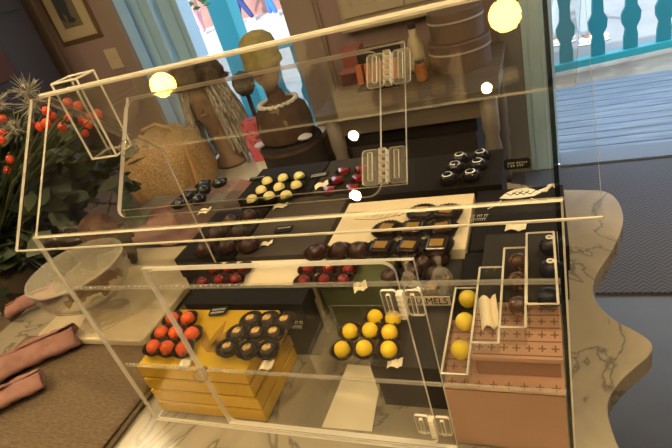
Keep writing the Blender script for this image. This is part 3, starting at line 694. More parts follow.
tag(o, 'darker linen runner lying directly on the marble under the folded cloth', 'cloth')

# dusty pink cloths
def rolled(name, c, L, r, rz, label, turns=2.2, wob=.1, m=PINKC):
    b = MB(); n = 46; m_ = 22; V = []
    for i in range(n+1):
        a = 2*PI*turns*i/n; rr_ = r*(.35+.65*i/n)
        row = []
        for j in range(m_+1):
            u = -L/2+L*j/m_; q = rr_*(1+wob*math.sin(9*u/L+a)*.5)
            row.append(b.b.verts.new((u, q*math.cos(a), r*.62+q*.6*math.sin(a))))
        V.append(row)
    for i in range(n):
        for j in range(m_): b.face((V[i][j], V[i+1][j], V[i+1][j+1], V[i][j+1]))
    o = b.obj(name, m, None, local=True, smooth=True); o.location = c; o.rotation_euler = (0, 0, rz); solid(o, .003)
    tx_ = bpy.data.textures.get('crumple') or bpy.data.textures.new('crumple', 'CLOUDS'); tx_.noise_scale = .035
    k = o.modifiers.new('d', 'DISPLACE'); k.texture = tx_; k.strength = .018; k.mid_level = .45
    return tag(o, label, 'cloth')
rolled('rolled_napkin', (*onz(36, 306, .01)[:2], .012), .11, .024, .75, 'dusty pink napkin rolled up against the glass bowl')
rolled('rolled_napkin', (*onz(24, 362, .03)[:2], .016), .2, .034, .75, 'large dusty pink napkin rolled at the edge of the brown linen')
rolled('rolled_napkin', (*onz(-12, 408, .03)[:2], .018), .18, .026, .8, 'thin dusty pink napkin roll at the frame edge beside the larger roll')
b = grid_cloth(-1.0, -.667, .79, 1.08, .02, 40, 30, lambda x, y: .009*math.sin(40*y+6*x)+.006*math.sin(22*x+13*y)+.004*math.sin(70*x))
o = b.obj('pink_throw', PINKC, smooth=True); solid(o, .006); tag(o, 'rumpled dusty pink cloth lying behind the case near the straw bag', 'cloth')

# marble board with glass bowl and figurine
BZ = .03
b = MB()
q0 = onz(33, 338, BZ); q1 = onz(127, 343, BZ)
x0, x1, y0, y1 = q0.x, -.672, .482, .775
b.prism([(x0+.01, y0), (x1-.01, y0), (x1, y0+.01), (x1, y1-.01), (x1-.01, y1), (x0+.01, y1), (x0, y1-.01), (x0, y0+.01)], BZ-.015, BZ)
tag(b.obj('marble_board', SLABM, bevel=.003), 'cream marble serving board under the glass footed bowl', 'board')
c = onz(107, 316, BZ); GX, GY = c.x, c.y; KB = .86
t = thing('footed_bowl', (GX, GY, BZ), 'clear glass footed bowl standing on the cream marble board', 'bowl')
b = MB(); b.lathe([(.046, .0005), (.047, .003), (.03, .006), (.01, .01), (.007, .02), (.007, .035), (.014, .042)], (GX, GY, BZ), 40); b.obj('foot', GLASS, t, smooth=True)
b = MB(); b.lathe([(.0, .043), (.03*KB, .044), (.065*KB, .053), (.09*KB, .072), (.1*KB, .1), (.102*KB, .122), (.0995*KB, .122), (.097*KB, .1), (.087*KB, .074), (.063*KB, .056), (.03*KB, .047), (0, .046)], (GX, GY, BZ), 48); b.obj('bowl_body', GLASS, t, smooth=True)
b = MB(); b.lathe([(.0855, .1205), (.0895, .1205), (.0895, .1235), (.0855, .1235), (.0855, .1205)], (GX, GY, BZ), 48); b.obj('rim', EDGE2, t)
b = MB(); b.lathe([(.0445, .001), (.0485, .001), (.0485, .003), (.0445, .003), (.0445, .001)], (GX, GY, BZ), 48); b.obj('foot_rim', EDGE2, t)
WRAP = acrylic('wrapped_sweet_film', (.7, .58, .38), 1.5, .15, haze=.12)
rr = random.Random(8)
for i in range(16):
    a = rr.uniform(0, 6.28); q = rr.uniform(0, .05)
    p = Vector((GX+q*math.cos(a), GY+q*math.sin(a), BZ+.066+.012*(i//6)))
    b = MB(); M = Matrix.Rotation(rr.uniform(0, 3), 3, 'Z') @ Matrix.Rotation(rr.uniform(-.5, .5), 3, 'Y')
    b.ball(p, (.014, .009, .008), 10, 6, M.to_4x4())
    for s in (-1, 1):
        b.lathe([(.003, 0), (.009, .012)], p+M @ Vector((s*.013, 0, 0)), 8, axis=M @ Matrix.Rotation(s*PI/2, 3, 'Y'))
    tag(b.obj('wrapped_sweet', WRAP), 'small sweet twisted in clear amber film inside the glass bowl', 'sweet', 'wrapped sweets in the glass bowl')
# chocolate animal figurine on four legs, behind the bowl
f1 = onz(101, 280, BZ); f2 = onz(135, 262, BZ)
t = thing('horse_figurine', ((f1.x+f2.x)/2, (f1.y+f2.y)/2, BZ), 'dark chocolate horse figurine with woven cocoa saddle cloth beside the glass bowl', 'figurine')
fx = f2-f1; fx.z = 0; L = fx.length; ang = math.atan2(fx.y, fx.x)
C0 = Vector(((f1.x+f2.x)/2, (f1.y+f2.y)/2, BZ)); Q = Matrix.Translation(C0) @ Matrix.Rotation(ang, 4, 'Z')
V = []; E_ = []; RR = []
def sv(x, y, z, r, p=None):
    V.append(tuple(Q @ Vector((x, y, z))-C0)); RR.append(r)
    if p is not None: E_.append((p, len(V)-1))
    return len(V)-1
h = L/2
m0 = sv(0, 0, .09, .028); fr_ = sv(-h*.9, 0, .092, .026, m0); re = sv(h*.9, 0, .09, .028, m0)
nk = sv(-h*1.5, 0, .115, .016, fr_); hd = sv(-h*1.9, 0, .135, .013, nk); mz = sv(-h*2.4, 0, .12, .009, hd)
tl = sv(h*1.4, 0, .09, .008, re); sv(h*1.6, 0, .055, .006, tl)
for s in (-1, 1):
    k1 = sv(-h, .016*s, .05, .014, fr_); k2 = sv(-h, .015*s, .012, .0085, k1); sv(-h-.004, .015*s, .004, .009, k2)
    k1 = sv(h*1.05, .016*s, .055, .015, re); k3 = sv(h*1.2, .016*s, .035, .01, k1); k2 = sv(h, .015*s, .012, .008, k3); sv(h-.004, .015*s, .004, .009, k2)
me = bpy.data.meshes.new('body'); me.from_pydata(V, E_, [])
bm = bmesh.new(); bm.from_mesh(me); bm.verts.layers.skin.verify(); bm.to_mesh(me); bm.free()
for i, d in enumerate(me.skin_vertices[0].data): d.radius = (RR[i], RR[i]); d.use_root = (i == 0)
me.materials.append(FIGC); o = bpy.data.objects.new('body', me); COL.objects.link(o); o.parent = t
o.modifiers.new('s', 'SKIN'); k = o.modifiers.new('ss', 'SUBSURF'); k.levels = k.render_levels = 2
b = MB(); b.ball(C0+Vector((.012, 0, .108)), (h*1.0, .042, .04), 28, 16, Matrix.Rotation(ang, 4, 'Z')); b.obj('saddle_cloth', RUG, t, smooth=True)

# ------------------------------------------------------------------ acrylic case
XL, XR, YF, YB = -.565, .008, .358, .615
ZF, ZRg, YRg = .334, .464, .475
T = .0045
case = thing('display_case', (-.28, .48, 0), 'clear acrylic gabled display case with hinged doors standing on the marble counter', 'display case')
def seg(name, pts, r, parent=case, m=EDGE): 
    b = MB(); b.tube(pts, r, 4); return b.obj(name, m, parent)
for X in (XL, XR-T):
    M = Matrix(((0, 0, 1, 0), (1, 0, 0, 0), (0, 1, 0, 0), (0, 0, 0, 1)))
    b = MB(); b.prism([(YF, .001), (YB, .001), (YB, .324), (YRg, ZRg), (YF, ZF)], X, X+.0036, side=1, M=M)
    b.obj('side_panel', [ACR, EDGE if X < -.1 else EDGE3], case)
# front panel with door opening
MF = Matrix.Translation((0, YF, 0)) @ Matrix.Rotation(PI/2, 4, 'X')
b = MB(); b.ringplate((XL, XR, .001, ZF), (-.428, -.115, .012, .284), 0, T, MF); b.obj('front_panel', [ACR, EDGE], case)
def rrect(x0, x1, y0, y1, r, n=6):
    P = []
    for cx, cy, a0 in ((x1-r, y1-r, 0), (x0+r, y1-r, 90), (x0+r, y0+r, 180), (x1-r, y0+r, 270)):
        for i in range(n+1):
            a = math.radians(a0+90*i/n); P.append((cx+r*math.cos(a), cy+r*math.sin(a)))
    return P
fd = MB(); fd.prism(rrect(-.424, -.1345, .016, .281, .012), 0, T, side=1, M=MF); fdo = fd.obj('front_door', [ACR, EDGE], case)
# sloped panel (u = x, v = up the slope)
sl = Vector((0, YRg-YF, ZRg-ZF)); SLEN = sl.length; sl.normalize(); nn = Vector((0, -sl.z, sl.y))
MS = Matrix(((1, 0, 0, 0), (0, sl.y, nn.y, YF-.0005), (0, sl.z, nn.z, ZF+.0005), (0, 0, 0, 1)))
MS = Matrix(((1, sl.x, nn.x, 0), (0, sl.y, nn.y, YF), (0, sl.z, nn.z, ZF), (0, 0, 0, 1)))
b = MB(); b.ringplate((-.592, .034, -.0165, SLEN), (-.431, -.11, .0215, .150), .0005, T, MS); b.obj('sloped_panel', [ACR, EDGE], case)
b = MB(); b.prism(rrect(-.427, -.131, .012, .1445, .012), T+.001, 2*T+.001, side=1, M=MS); sdo = b.obj('sloped_door', [ACR, EDGE], case)
MS0 = MS
# ridge and rear slope
b = MB(); b.box((-.279, YRg+.002, ZRg+.0025), (.6, .0045, .005)); b.obj('ridge_bar', EDGE, case)
rl = Vector((0, YB-YRg, .324-ZRg)); RLEN = rl.length; rl.normalize(); rn = Vector((0, -rl.z, rl.y))
MR = Matrix(((1, rl.x, rn.x, 0), (0, rl.y, rn.y, YRg+.003), (0, rl.z, rn.z, ZRg), (0, 0, 0, 1)))
b = MB(); b.prism([(-.592, .002), (.034, .002), (.034, RLEN), (-.592, RLEN)], .0005, T, side=1, M=MR); b.obj('rear_sloped_panel', [ACR, EDGE2], case)
for z in (.252, .113):
    b = MB(); b.rng(XL+T, XR-T, YF+.001, YF+.004, z-.002, z+.002); b.obj('cross_bar', EDGE2, case)
b = MB(); b.tube([(XL-.001, YF, ZF), (XR+.001, YF, ZF)], .0013, 6); b.obj('front_joint', EDGE2, case)
b = MB(); b.tube([MS0 @ Vector((-.592, -.0165, .002)), MS0 @ Vector((.034, -.0165, .002))], .0012, 6); b.obj('lip_highlight', EDGE, case)  # bright tube paints the line of light along the panel lip
b = MB(); b.tube([MS0 @ Vector((-.592, -.0165, .002)), MS0 @ Vector((-.592, SLEN, .002))], .0010, 6); b.obj('flange_highlight', EDGE, case)  # same painted light line up the side of the panel
for X in (XL, XR-T/2):
    b = MB(); b.tube([(X+.002, YF-.0015, .002), (X+.002, YF-.0015, ZF)], .0018 if X < -.1 else .001, 6); b.obj('corner_joint', EDGE, case)
b = MB(); b.tube([(XL, YF-.001, .003), (XR, YF-.001, .003)], .0015, 6); b.obj('bottom_joint', EDGE, case)
b = MB(); b.tube([(XL+.002, YB, .003), (XL+.002, YB, .322), ], .0016, 6); b.obj('rear_joint', EDGE2, case)
# glue bubbles along the joints
b = MB(); rr = random.Random(2)
for i in range(46): b.ball((XL+.002, YF-.002, .005+i*.0071), rr.uniform(.0008, .002), 6, 4)
for i in range(30): b.ball((XL+.006+i*.006, YF+.004, .113+rr.uniform(-.001, .001)), rr.uniform(.0006, .0015), 6, 4)
for i in range(34): b.ball((XL+.006+i*.008, YF+.004, .252+rr.uniform(-.001, .001)), rr.uniform(.0006, .0015), 6, 4)
o = b.obj('glue_bubble', EDGE, case); o['kind'] = 'stuff'
# hinges: two leaves, a ribbed barrel
HACR = acrylic('hinge_acrylic', (.93, .91, .86), 1.9, .03, haze=.04)
def hinge(M, parent, w=.0155, h=.031):
    b = MB()
    for s in (-1, 1):
        P = rrect(s*w/2+s*.004-w/2, s*w/2+s*.004+w/2, -h/2, h/2, .003, 3)
        b.prism(P, 0, .003, side=1, M=M)
        b.prism(rrect(s*(w*.75)-.002, s*(w*.75)+.002, -h/2+.003, h/2-.003, .001, 2), .003, .006, side=1, M=M)
    for i in range(5):
        z = -h/2+i*h/5
        b.prism([(-.003, z), (.003, z), (.003, z+h/5-.0012), (-.003, z+h/5-.0012)], .0, .008, side=1, M=M)
    return b.obj('hinge', [HACR, EDGE], parent)
for x, y in ((388, 75), (384, 170)):
    d = ray(x, y); t_ = (Vector((0, YF, ZF))-EYE).dot(nn)/d.dot(nn); p = EYE+d*t_
    v = (p-Vector((0, YF, ZF))).dot(sl)
    hinge(MS @ Matrix.Translation((p.x+.004, v, 2*T+.0015)), sdo)
for x, y in ((404, 298), (434, 420)):
    p = ony(x, y, YF); hinge(MF @ Matrix.Translation((p.x, p.z, T+.0005)), fdo)
def knob(M, parent):
    b = MB(); b.lathe([(.004, 0), (.004, .006), (.009, .009), (.01, .013), (.007, .018), (0, .019)], (0, 0, 0), 20)
    for v in b.b.verts: v.co = M @ v.co
    b.obj('knob', HACR, parent, smooth=True)
knob(MS @ Matrix.Translation((-.405, .083, 2*T+.001)), sdo)
knob(MF @ Matrix.Translation((-.414, .125, T)), fdo)

for y, z in ((.372, .03), (.372, .07), (.385, .15), (.42, .19)):
    b = MB(); b.lathe([(.003, 0), (.003, .0012), (.0015, .002)], (XR-.0036, y, z), 12, axis=Matrix.Rotation(-PI/2, 3, 'Y')); b.obj('screw_cap', HACR, case, smooth=True)
# open acrylic pocket hanging at the ridge
t = thing('brochure_holder', (-.525, .5, .37), 'empty clear acrylic pocket rising above the flower end of the case ridge', 'holder')
A = ony(48, 87, .479); x0, x1, y0, y1, z0, z1 = -.5585, -.516, .4825, .514, .372, .476
for nm, r_ in (('front_wall', (x0, x1, y0, y0+.002)), ('back_wall', (x0, x1, y1-.002, y1)), ('side_wall', (x0, x0+.002, y0+.002, y1-.002)), ('side_wall', (x1-.002, x1, y0+.002, y1-.002))):
    b = MB(); P = [(r_[0], r_[2]), (r_[1], r_[2]), (r_[1], r_[3]), (r_[0], r_[3])]
    b.prism(P, z0+.002, z1); o = b.obj(nm, ACR, t)
b = MB(); b.rng(x0, x1, y0, y1, z0, z0+.002); b.obj('floor_plate', ACR, t)
b = MB()
for zz in (z1, z0+.001):
    b.tube([(x0, y0, zz), (x1, y0, zz), (x1, y1, zz), (x0, y1, zz), (x0, y0, zz)], .0014, 4)
for x, y in ((x0, y0), (x1, y0), (x1, y1), (x0, y1)): b.tube([(x, y, z0), (x, y, z1)], .0018, 4)
b.obj('edge_highlight', EDGE, t)  # bright tubes paint the light caught in the pocket edges

# ------------------------------------------------------------------ boxes
def gbox(x0, x1, y0, y1, z0, z1, m, label, group=None, lidm=None, lid=.45, name='gift_box', basem=False):
    t = thing(name, ((x0+x1)/2, (y0+y1)/2, z0), label, 'box', group)
    h = z1-z0; e = .0014
    b = MB(); b.rng(x0+2*e, x1-2*e, y0+2*e, y1-2*e, z0+.0004, z0+h*(1-lid)+.001); b.obj('box_base', BRASS if basem else m, t)
    b = MB(); b.rng(x0, x1, y0, y1, z0+h*(1-lid)+.0012, z1-.0002); lo = b.obj('lid', lidm or m, t, bevel=.0009)
    return t, lo
names = ['bottom', 'second', 'third', 'top']
for i in range(4):
    t, lo = gbox(-.558+.001*i, -.376+.0015*(i % 2), .368, .487, i*.0252, (i+1)*.0252, GOLD, 'gold gift box, %s of the stack of four' % (['bottom', 'second from the bottom', 'second from the top', 'topmost'][i]), 'gold gift boxes in the front corner of the case', lid=.86, lidm=GOLD, basem=True)
    if i == 3: goldlid = lo
# embossed leaf spray on the top gold lid
b = MB()
c0 = onz(207, 352, .101)
for a, L in ((.35, .07), (.75, .075), (1.15, .07), (1.6, .06), (2.2, .05)):
    M = Matrix.Translation((c0.x, c0.y, .1008)) @ Matrix.Rotation(a, 4, 'Z')
    b.prism([(0, 0), (L*.3, L*.12), (L*.65, L*.1), (L, 0), (L*.65, -L*.1), (L*.3, -L*.12)], 0, .0007, M=M)
    b.prism([(0, .0008), (L*1.02, .0006), (L*1.02, -.0006), (0, -.0008)], .0007, .0011, M=M)
b.obj('embossed_leaf', mat('embossed_gold_foil', (.5, .28, .03), .35, metal=.6), goldlid)

def marks(x0, y0, w, lines, parent, z, M=None, m=WHITE, h=.004, dash=7):
    # small illegible printed lines of lettering
    b = MB(); rr = random.Random(int(abs(x0)*1e4)+lines)
    for l in range(lines):
        x = x0
        while x < x0+w*(1-.12*l):
            ww = rr.uniform(.0012, .0028)
            b.prism([(x, y0-l*h*1.5), (x+ww*.4, y0-l*h*1.5), (x+ww*.4, y0-l*h*1.5+h), (x, y0-l*h*1.5+h)], z, z+.0003, M=M)
            b.prism([(x, y0-l*h*1.5+h*.75), (x+ww, y0-l*h*1.5+h*.75), (x+ww, y0-l*h*1.5+h), (x, y0-l*h*1.5+h)], z, z+.0003, M=M)
            x += ww+.001+(.002 if rr.random() < .15 else 0)
    return b.obj('printed_lettering', m, parent)

t, lo = gbox(-.548, -.338, .492, .536, .0, .108, BLACKB, 'long black gift box with white lettering behind the gold boxes', 'black gift boxes', lid=.25)
marks(-.384, .07, .036, 2, lo, 0, Matrix.Translation((0, .4905, 0)) @ Matrix.Rotation(PI/2, 4, 'X'), h=.0062)
gbox(-.556, -.34, .541, .612, 0, .1, CREAM, 'cream box under the red speckled bonbons behind the long black box')
gbox(-.332, -.222, .545, .612, 0, .1, OLIVE, 'olive green box under the crimson speckled chocolates')
gbox(-.663, -.531, .625, .795, 0, .1, BLACKB, 'black box under the cluster of big brown truffles', 'black gift boxes')
t, lo = gbox(-.525, -.362, .625, .825, 0, .1, GREYB, 'wide grey brown box with a small black card lying on it')
gbox(-.63, -.455, .835, .975, 0, .105, BLACKB, 'black box under the green and cream bonbons', 'black gift boxes')
gbox(-.45, -.31, .835, .975, 0, .105, CHARB, 'charcoal box under the crimson hearts')
t, lo = gbox(-.352, -.12, .622, .785, 0, .1, CHARB, 'cream topped box carrying the square gold leaf chocolates', lidm=CREAM, lid=.3)
b = MB(); M = Matrix.Translation((-.285, .735, .1005))
for i in range(5):
    b.tube([M @ Vector((-.02+i*.012, -.006+i*.002, 0)), M @ Vector((-.01+i*.012, .009+.003*math.sin(i), 0)), M @ Vector((.004+i*.012, .004, 0)), M @ Vector((-.006+i*.012, -.01, 0))], .0005, 4)
b.tube([M @ Vector((-.04, -.01, 0)), M @ Vector((0, -.016, 0)), M @ Vector((.045, -.006, 0)), M @ Vector((.06, .01, 0))], .0006, 4)
b.obj('ink_drawing', mat('sepia_ink', (.2, .13, .08), .6), lo)
t, lo = gbox(-.119, .0025, .475, .612, 0, .1, BLACKB, 'black box behind the tall rose gold box', 'black gift boxes')
gbox(-.087, .0025, .475, .612, .1005, .13, CHARB, 'flat charcoal box under the far ends of the clear trays')
t, lo = gbox(-.114, .02, .62, .79, 0, .1, BLACKB, 'black box printed with a white cacao pod drawing and two lines of lettering')
# cacao drawing
b = MB(); c0 = onz(524, 193, .1); M = Matrix.Translation((c0.x, c0.y, .1002))
pod = [(-.038+.0, -.012), (-.028, .004), (-.014, .014), (.004, .016), (.016, .008), (.026, -.004), (.016, -.012), (-.004, -.016), (-.022, -.016)]
b.prism(list(reversed(pod)), 0, .0004, M=M)
for k in range(5): b.tube([M @ Vector((.016+k*.004, -.002, 0)), M @ Vector((.026+k*.005, .006+k*.004, 0)), M @ Vector((.036, .012+k*.005-.012, 0))], .001, 4)
b.tube([M @ Vector((-.035, -.018, 0)), M @ Vector((-.045, -.034, 0)), M @ Vector((-.055, -.042, 0))], .0008, 4)
b.tube([M @ Vector((.01, -.018, 0)), M @ Vector((.024, -.03, 0))], .0007, 4)
dr = b.obj('cacao_drawing', WHITE, lo)
b = MB()
for k in range(4): b.tube([M @ Vector((-.028+k*.01, .002, .0006)), M @ Vector((-.02+k*.01, -.006, .0006)), M @ Vector((-.012+k*.01, .005, .0006))], .0008, 4)
b.obj('ink_line', BLACKB, dr)
c0 = onz(466, 219, .1); marks(c0.x, c0.y+.003, .034, 2, lo, .1001, h=.007)
gbox(-.305, -.075, .8, .94, 0, .105, BLACKB, 'black box under the white swirled chocolates', 'black gift boxes')
gbox(-.205, -.122, .565, .612, 0, .09, CHARB, 'small charcoal box under the round truffles beside the caramel bags')
gbox(-.22, -.132, .412, .555, 0, .078, CHARB, 'charcoal box between the yellow bonbons and the rose gold boxes')
gbox(-.83, -.675, .84, .935, .045, .1, acrylic('smoky_film', (.8, .78, .75), 1.5, .1, haze=.05), 'smoky translucent box under the teal sheen bonbons')
# rose gold boxes with printed crosses
def crosses(x0, x1, y0, y1, z, parent, nx, ny):
    b = MB()
    for j in range(ny):
        for i in range(nx):
            x = x0+(x1-x0)*(i+.5)/nx; y = y0+(y1-y0)*(j+.5)/ny
            b.rng(x-.004, x+.004, y-.0008, y+.0008, z, z+.0003); b.rng(x-.0008, x+.0008, y-.0045, y+.0045, z, z+.0003)
        y = y0+(y1-y0)*j/ny; b.rng(x0, x1, y-.0007, y+.0007, z, z+.0003)
    b.obj('printed_cross', BRASS, parent)
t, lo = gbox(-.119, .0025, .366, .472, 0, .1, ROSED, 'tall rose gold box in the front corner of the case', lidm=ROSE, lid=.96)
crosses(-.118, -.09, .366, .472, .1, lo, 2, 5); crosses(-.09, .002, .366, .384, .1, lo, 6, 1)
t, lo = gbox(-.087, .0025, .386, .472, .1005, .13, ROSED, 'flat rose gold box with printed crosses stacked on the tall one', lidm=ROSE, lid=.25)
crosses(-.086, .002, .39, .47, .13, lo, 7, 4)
b = MB(); rr = random.Random(1)
# clear trays
def tray(x0, x1, y0, y1, z0, z1, label):
    t = thing('clear_tray', ((x0+x1)/2, (y0+y1)/2, z0), label, 'tray', 'clear trays on the rose gold boxes')
    w = .0018
    b = MB(); b.rng(x0, x1, y0, y1, z0+.0003, z0+w); b.obj('tray_floor', ACR, t)
    for nm, r_ in (('front_wall', (x0, x1, y0, y0+w)), ('back_wall', (x0, x1, y1-w, y1)), ('side_wall', (x0, x0+w, y0+w, y1-w)), ('side_wall', (x1-w, x1, y0+w, y1-w))):
        b = MB(); b.prism([(r_[0], r_[2]), (r_[1], r_[2]), (r_[1], r_[3]), (r_[0], r_[3])], z0+w+.0002, z1); b.obj(nm, ACR, t)
    b = MB(); b.tube([(x0, y0, z1), (x1, y0, z1), (x1, y1, z1), (x0, y1, z1), (x0, y0, z1)], .0013, 4)
    b.obj('rim', EDGE, t)
    return t
tray(-.1175, -.0905, .3665, .505, .1008, .124, 'clear tray holding three glazed yellow balls')
tray(-.0855, -.058, .389, .515, .1308, .148, 'clear tray with a folded cream paper inside')
tray(-.0565, -.031, .402, .54, .1308, .158, 'clear tray holding amber speckled chocolates')
tray(-.0295, .001, .424, .553, .1308, .17, 'clear tray holding navy chocolates with white badges')

# ------------------------------------------------------------------ chocolates
def cup(b, r, h, n=26):
    b.lathe([(r*.72, 0), (r*.98, h), (r*1.04, h*1.02), (r*.96, h*.98), (r*.68, h*.12), (0, h*.12)], (0, 0, 0), n*2, fl=[.03, .05, .06, .05, .03, 0])
DUST = mat('gold_dust', (.12, .06, .02), .45, noise=((.6, .38, .12), 160, .42, .52))
def proto(kind):
    """a chocolate in its pleated cup, built about the point it stands on"""
    P = {
     'red': ('speckled_bonbon', REDC, CUP, .0165, .0108), 'gold': ('dusted_truffle', CHOCG, CUPB, .0168, .0105),
     'yellow': ('yellow_bonbon', YELL, CUP, .0165, .0108), 'brown': ('brown_truffle', CHOCM, CUP, .0225, .0155),
     'darkred': ('red_bonbon', REDD, CUP, .0172, .0098), 'green': ('green_bonbon', GREENW, CUPB, .0185, .0125),
     'teal': ('teal_bonbon', TEALC, CUPB, .0205, .0145), 'heart': ('heart_chocolate', HEART, CUPB, .0175, .0118),
     'swirl': ('swirled_chocolate', NAVY, CUPB, .019, .0145), 'square': ('square_chocolate', CHOC, CUPB, .0255, .015), 'round': ('round_truffle', CHOCM, CUPB, .018, .0135)}[kind]
    name, m, cm, rc, r = P
    t = bpy.data.objects.new(name, None); COL.objects.link(t); t.empty_display_size = .01; t['category'] = 'chocolate'
    b = MB(); cup(b, rc, .009 if kind != 'square' else .011); b.obj('paper_cup', cm, t, local=True)
    b = MB()
    if kind in ('heart',):
        pts = []
        for i in range(28):
            a = 2*PI*i/28; pts.append((r*.068*16*math.sin(a)**3, r*.068*(13*math.cos(a)-5*math.cos(2*a)-2*math.cos(3*a)-math.cos(4*a))))
        b.prism(pts, .002, .013); o = b.obj('shell', m, t, local=True, smooth=True); k = o.modifiers.new('b', 'BEVEL'); k.width = .0035; k.segments = 4
    elif kind == 'square':
        b.box((0, 0, .0085), (.031, .029, .013)); o = b.obj('chocolate_block', m, t, local=True); k = o.modifiers.new('b', 'BEVEL'); k.width = .003; k.segments = 3
        b = MB(); b.box((0, 0, .0156), (.0205, .0175, .0008)); b.obj('gold_leaf', FOILL, t, local=True)
    else:
        hgt = {'brown': 1.15, 'gold': .7, 'teal': .95, 'green': 1.0, 'yellow': 1.25, 'red': 1.15, 'swirl': .95}.get(kind, 1.05)
        prof = [(r*.9, .002), (r, .006), (r*.97, .006+r*hgt*.3), (r*.85, .006+r*hgt*.58), (r*.62, .006+r*hgt*.8), (r*.34, .006+r*hgt*.93), (0, .006+r*hgt*.97)]
        if kind == 'brown': b.lathe(prof, (0, 0, 0), 28, fl=[0, 0, .03, .04, .05, .05, 0])
        else: b.lathe(prof, (0, 0, 0), 28)
        b.obj('shell', m, t, local=True, smooth=True)
        zt = .006+r*hgt*.93
        if kind == 'gold':
            b = MB(); b.lathe([(.0062, zt-.0004), (.004, zt+.0009), (.001, zt+.0014), (0, zt+.0014)], (0, 0, 0), 16, fl=[.08, .05, .03, 0]); b.obj('gold_dusting', DUST, t, local=True)
        if kind == 'swirl':
            b = MB(); pts = [(math.cos(a)*(.009-.0004*a), math.sin(a)*(.009-.0004*a), zt-.003+.0003*a) for a in [i*.35 for i in range(17)]]
            b.tube(pts, .0013, 6); b.obj('icing_swirl', ICING, t, local=True, smooth=True)
        if kind == 'round':
            b = MB(); b.tube([(-.006, 0, zt-.0022), (0, .002, zt-.0002), (.006, 0, zt-.0022)], .0009, 6); b.obj('ridge_line', CHOCG, t, local=True)
    return t
ORD = ['first', 'second', 'third', 'fourth']
def cluster(kind, rows, z, desc, group, dx=0, dy=0, rz=.4):
    """rows: from the nearest row to the farthest, each a list of picture points turned into places on the surface at height z"""
    first = None; rn = {1: ['only'], 2: ['front', 'rear'], 3: ['front', 'middle', 'rear']}[len(rows)]
    for j, row in enumerate(rows):
        for i, (x, y) in enumerate(row):
            p = onz(x, y, z+.009)
            o = proto(kind) if first is None else copy_tree(first)
            if first is None: first = o
            o.location = (p.x+dx, p.y+dy, z+.0003); o.rotation_euler = (0, 0, R(-rz, rz))
            where = ('%s in the %s row from the bouquet end' % (ORD[i], rn[j]) if len(rows) > 1 else '%s from the bouquet end' % ORD[i]) if len(row) > 1 else 'alone in the %s row' % rn[j]
            tag(o, '%s, %s' % (desc, where), 'chocolate', group)
cluster('red', [[(146, 346), (159.5, 347), (175, 348)], [(154, 332), (168, 332), (184, 333)], [(165, 318), (180, 318)]], .101, 'orange speckled bonbon', 'orange speckled bonbons on the gold boxes', dx=.014)
cluster('gold', [[(230, 347), (250, 349), (270, 349)], [(240, 332), (258.5, 332), (276, 332)], [(253, 319), (270, 319), (287, 320)]], .101, 'gold dusted dark truffle', 'gold dusted truffles on the gold boxes', dx=-.004)
cluster('yellow', [[(342, 349), (364, 348), (388.5, 349)], [(350, 331), (370, 330), (389.5, 332)], [(375, 317), (393, 318)]], .0815, 'bright yellow bonbon', 'yellow bonbons on the clear riser', rz=.2)
cluster('darkred', [[(192, 283), (209, 281), (225, 280)], [(204, 270.5), (218, 269.5), (232.5, 269)]], .1, 'dark red speckled bonbon', 'dark red speckled bonbons on the cream box', dx=.018, dy=.004)
cluster('darkred', [[(304, 280), (324, 279), (343, 279)], [(308, 268), (328, 267), (348, 268)]], .1, 'crimson flecked dark bonbon', 'crimson flecked bonbons on the olive box', dx=.0)
cluster('brown', [[(197, 256), (220, 253), (242, 252)], [(209, 240), (232, 239)], [(224, 227), (243, 222)]], .1, 'big ridged brown truffle', 'big brown truffles', dx=.004, dy=.02)
cluster('brown', [[(314, 256), (337, 255), (356, 255)]], .1, 'ridged brown truffle before the grey box', 'brown truffles behind the crimson bonbons', dy=.012)
cluster('green', [[(252, 199), (269, 196), (286, 195)], [(261, 190), (279, 187), (296, 185)], [(267, 181), (283, 178), (299, 176)]], .105, 'cream bonbon with green brush strokes', 'green and cream bonbons', rz=3)
cluster('heart', [[(328.5, 190), (352, 188)], [(336.5, 180), (358, 178)], [(343, 171), (362, 169)]], .105, 'glossy crimson heart chocolate', 'crimson hearts', rz=.4)
cluster('teal', [[(179, 203), (198, 199)], [(187, 195), (203, 190)], [(203, 184), (219, 182)]], .1, 'dark bonbon with teal sheen', 'teal sheen bonbons', rz=3)
cluster('swirl', [[(448, 178), (471, 175)], [(455, 167), (478, 164)], [(460, 158), (481, 155)]], .105, 'black chocolate with white swirl', 'white swirled chocolates', rz=3)
cluster('square', [[(381, 248), (409, 248), (437, 246)], [(387, 230), (413, 229), (442, 229)], [(422, 213), (447, 213)]], .1, 'square dark chocolate with gold leaf', 'square gold leaf chocolates', rz=.25)
cluster('round', [[(389, 277), (412, 271), (435, 275)], [(423, 263), (438, 259)]], .09, 'small round dark truffle', 'round truffles beside the caramel bags', dy=.002)

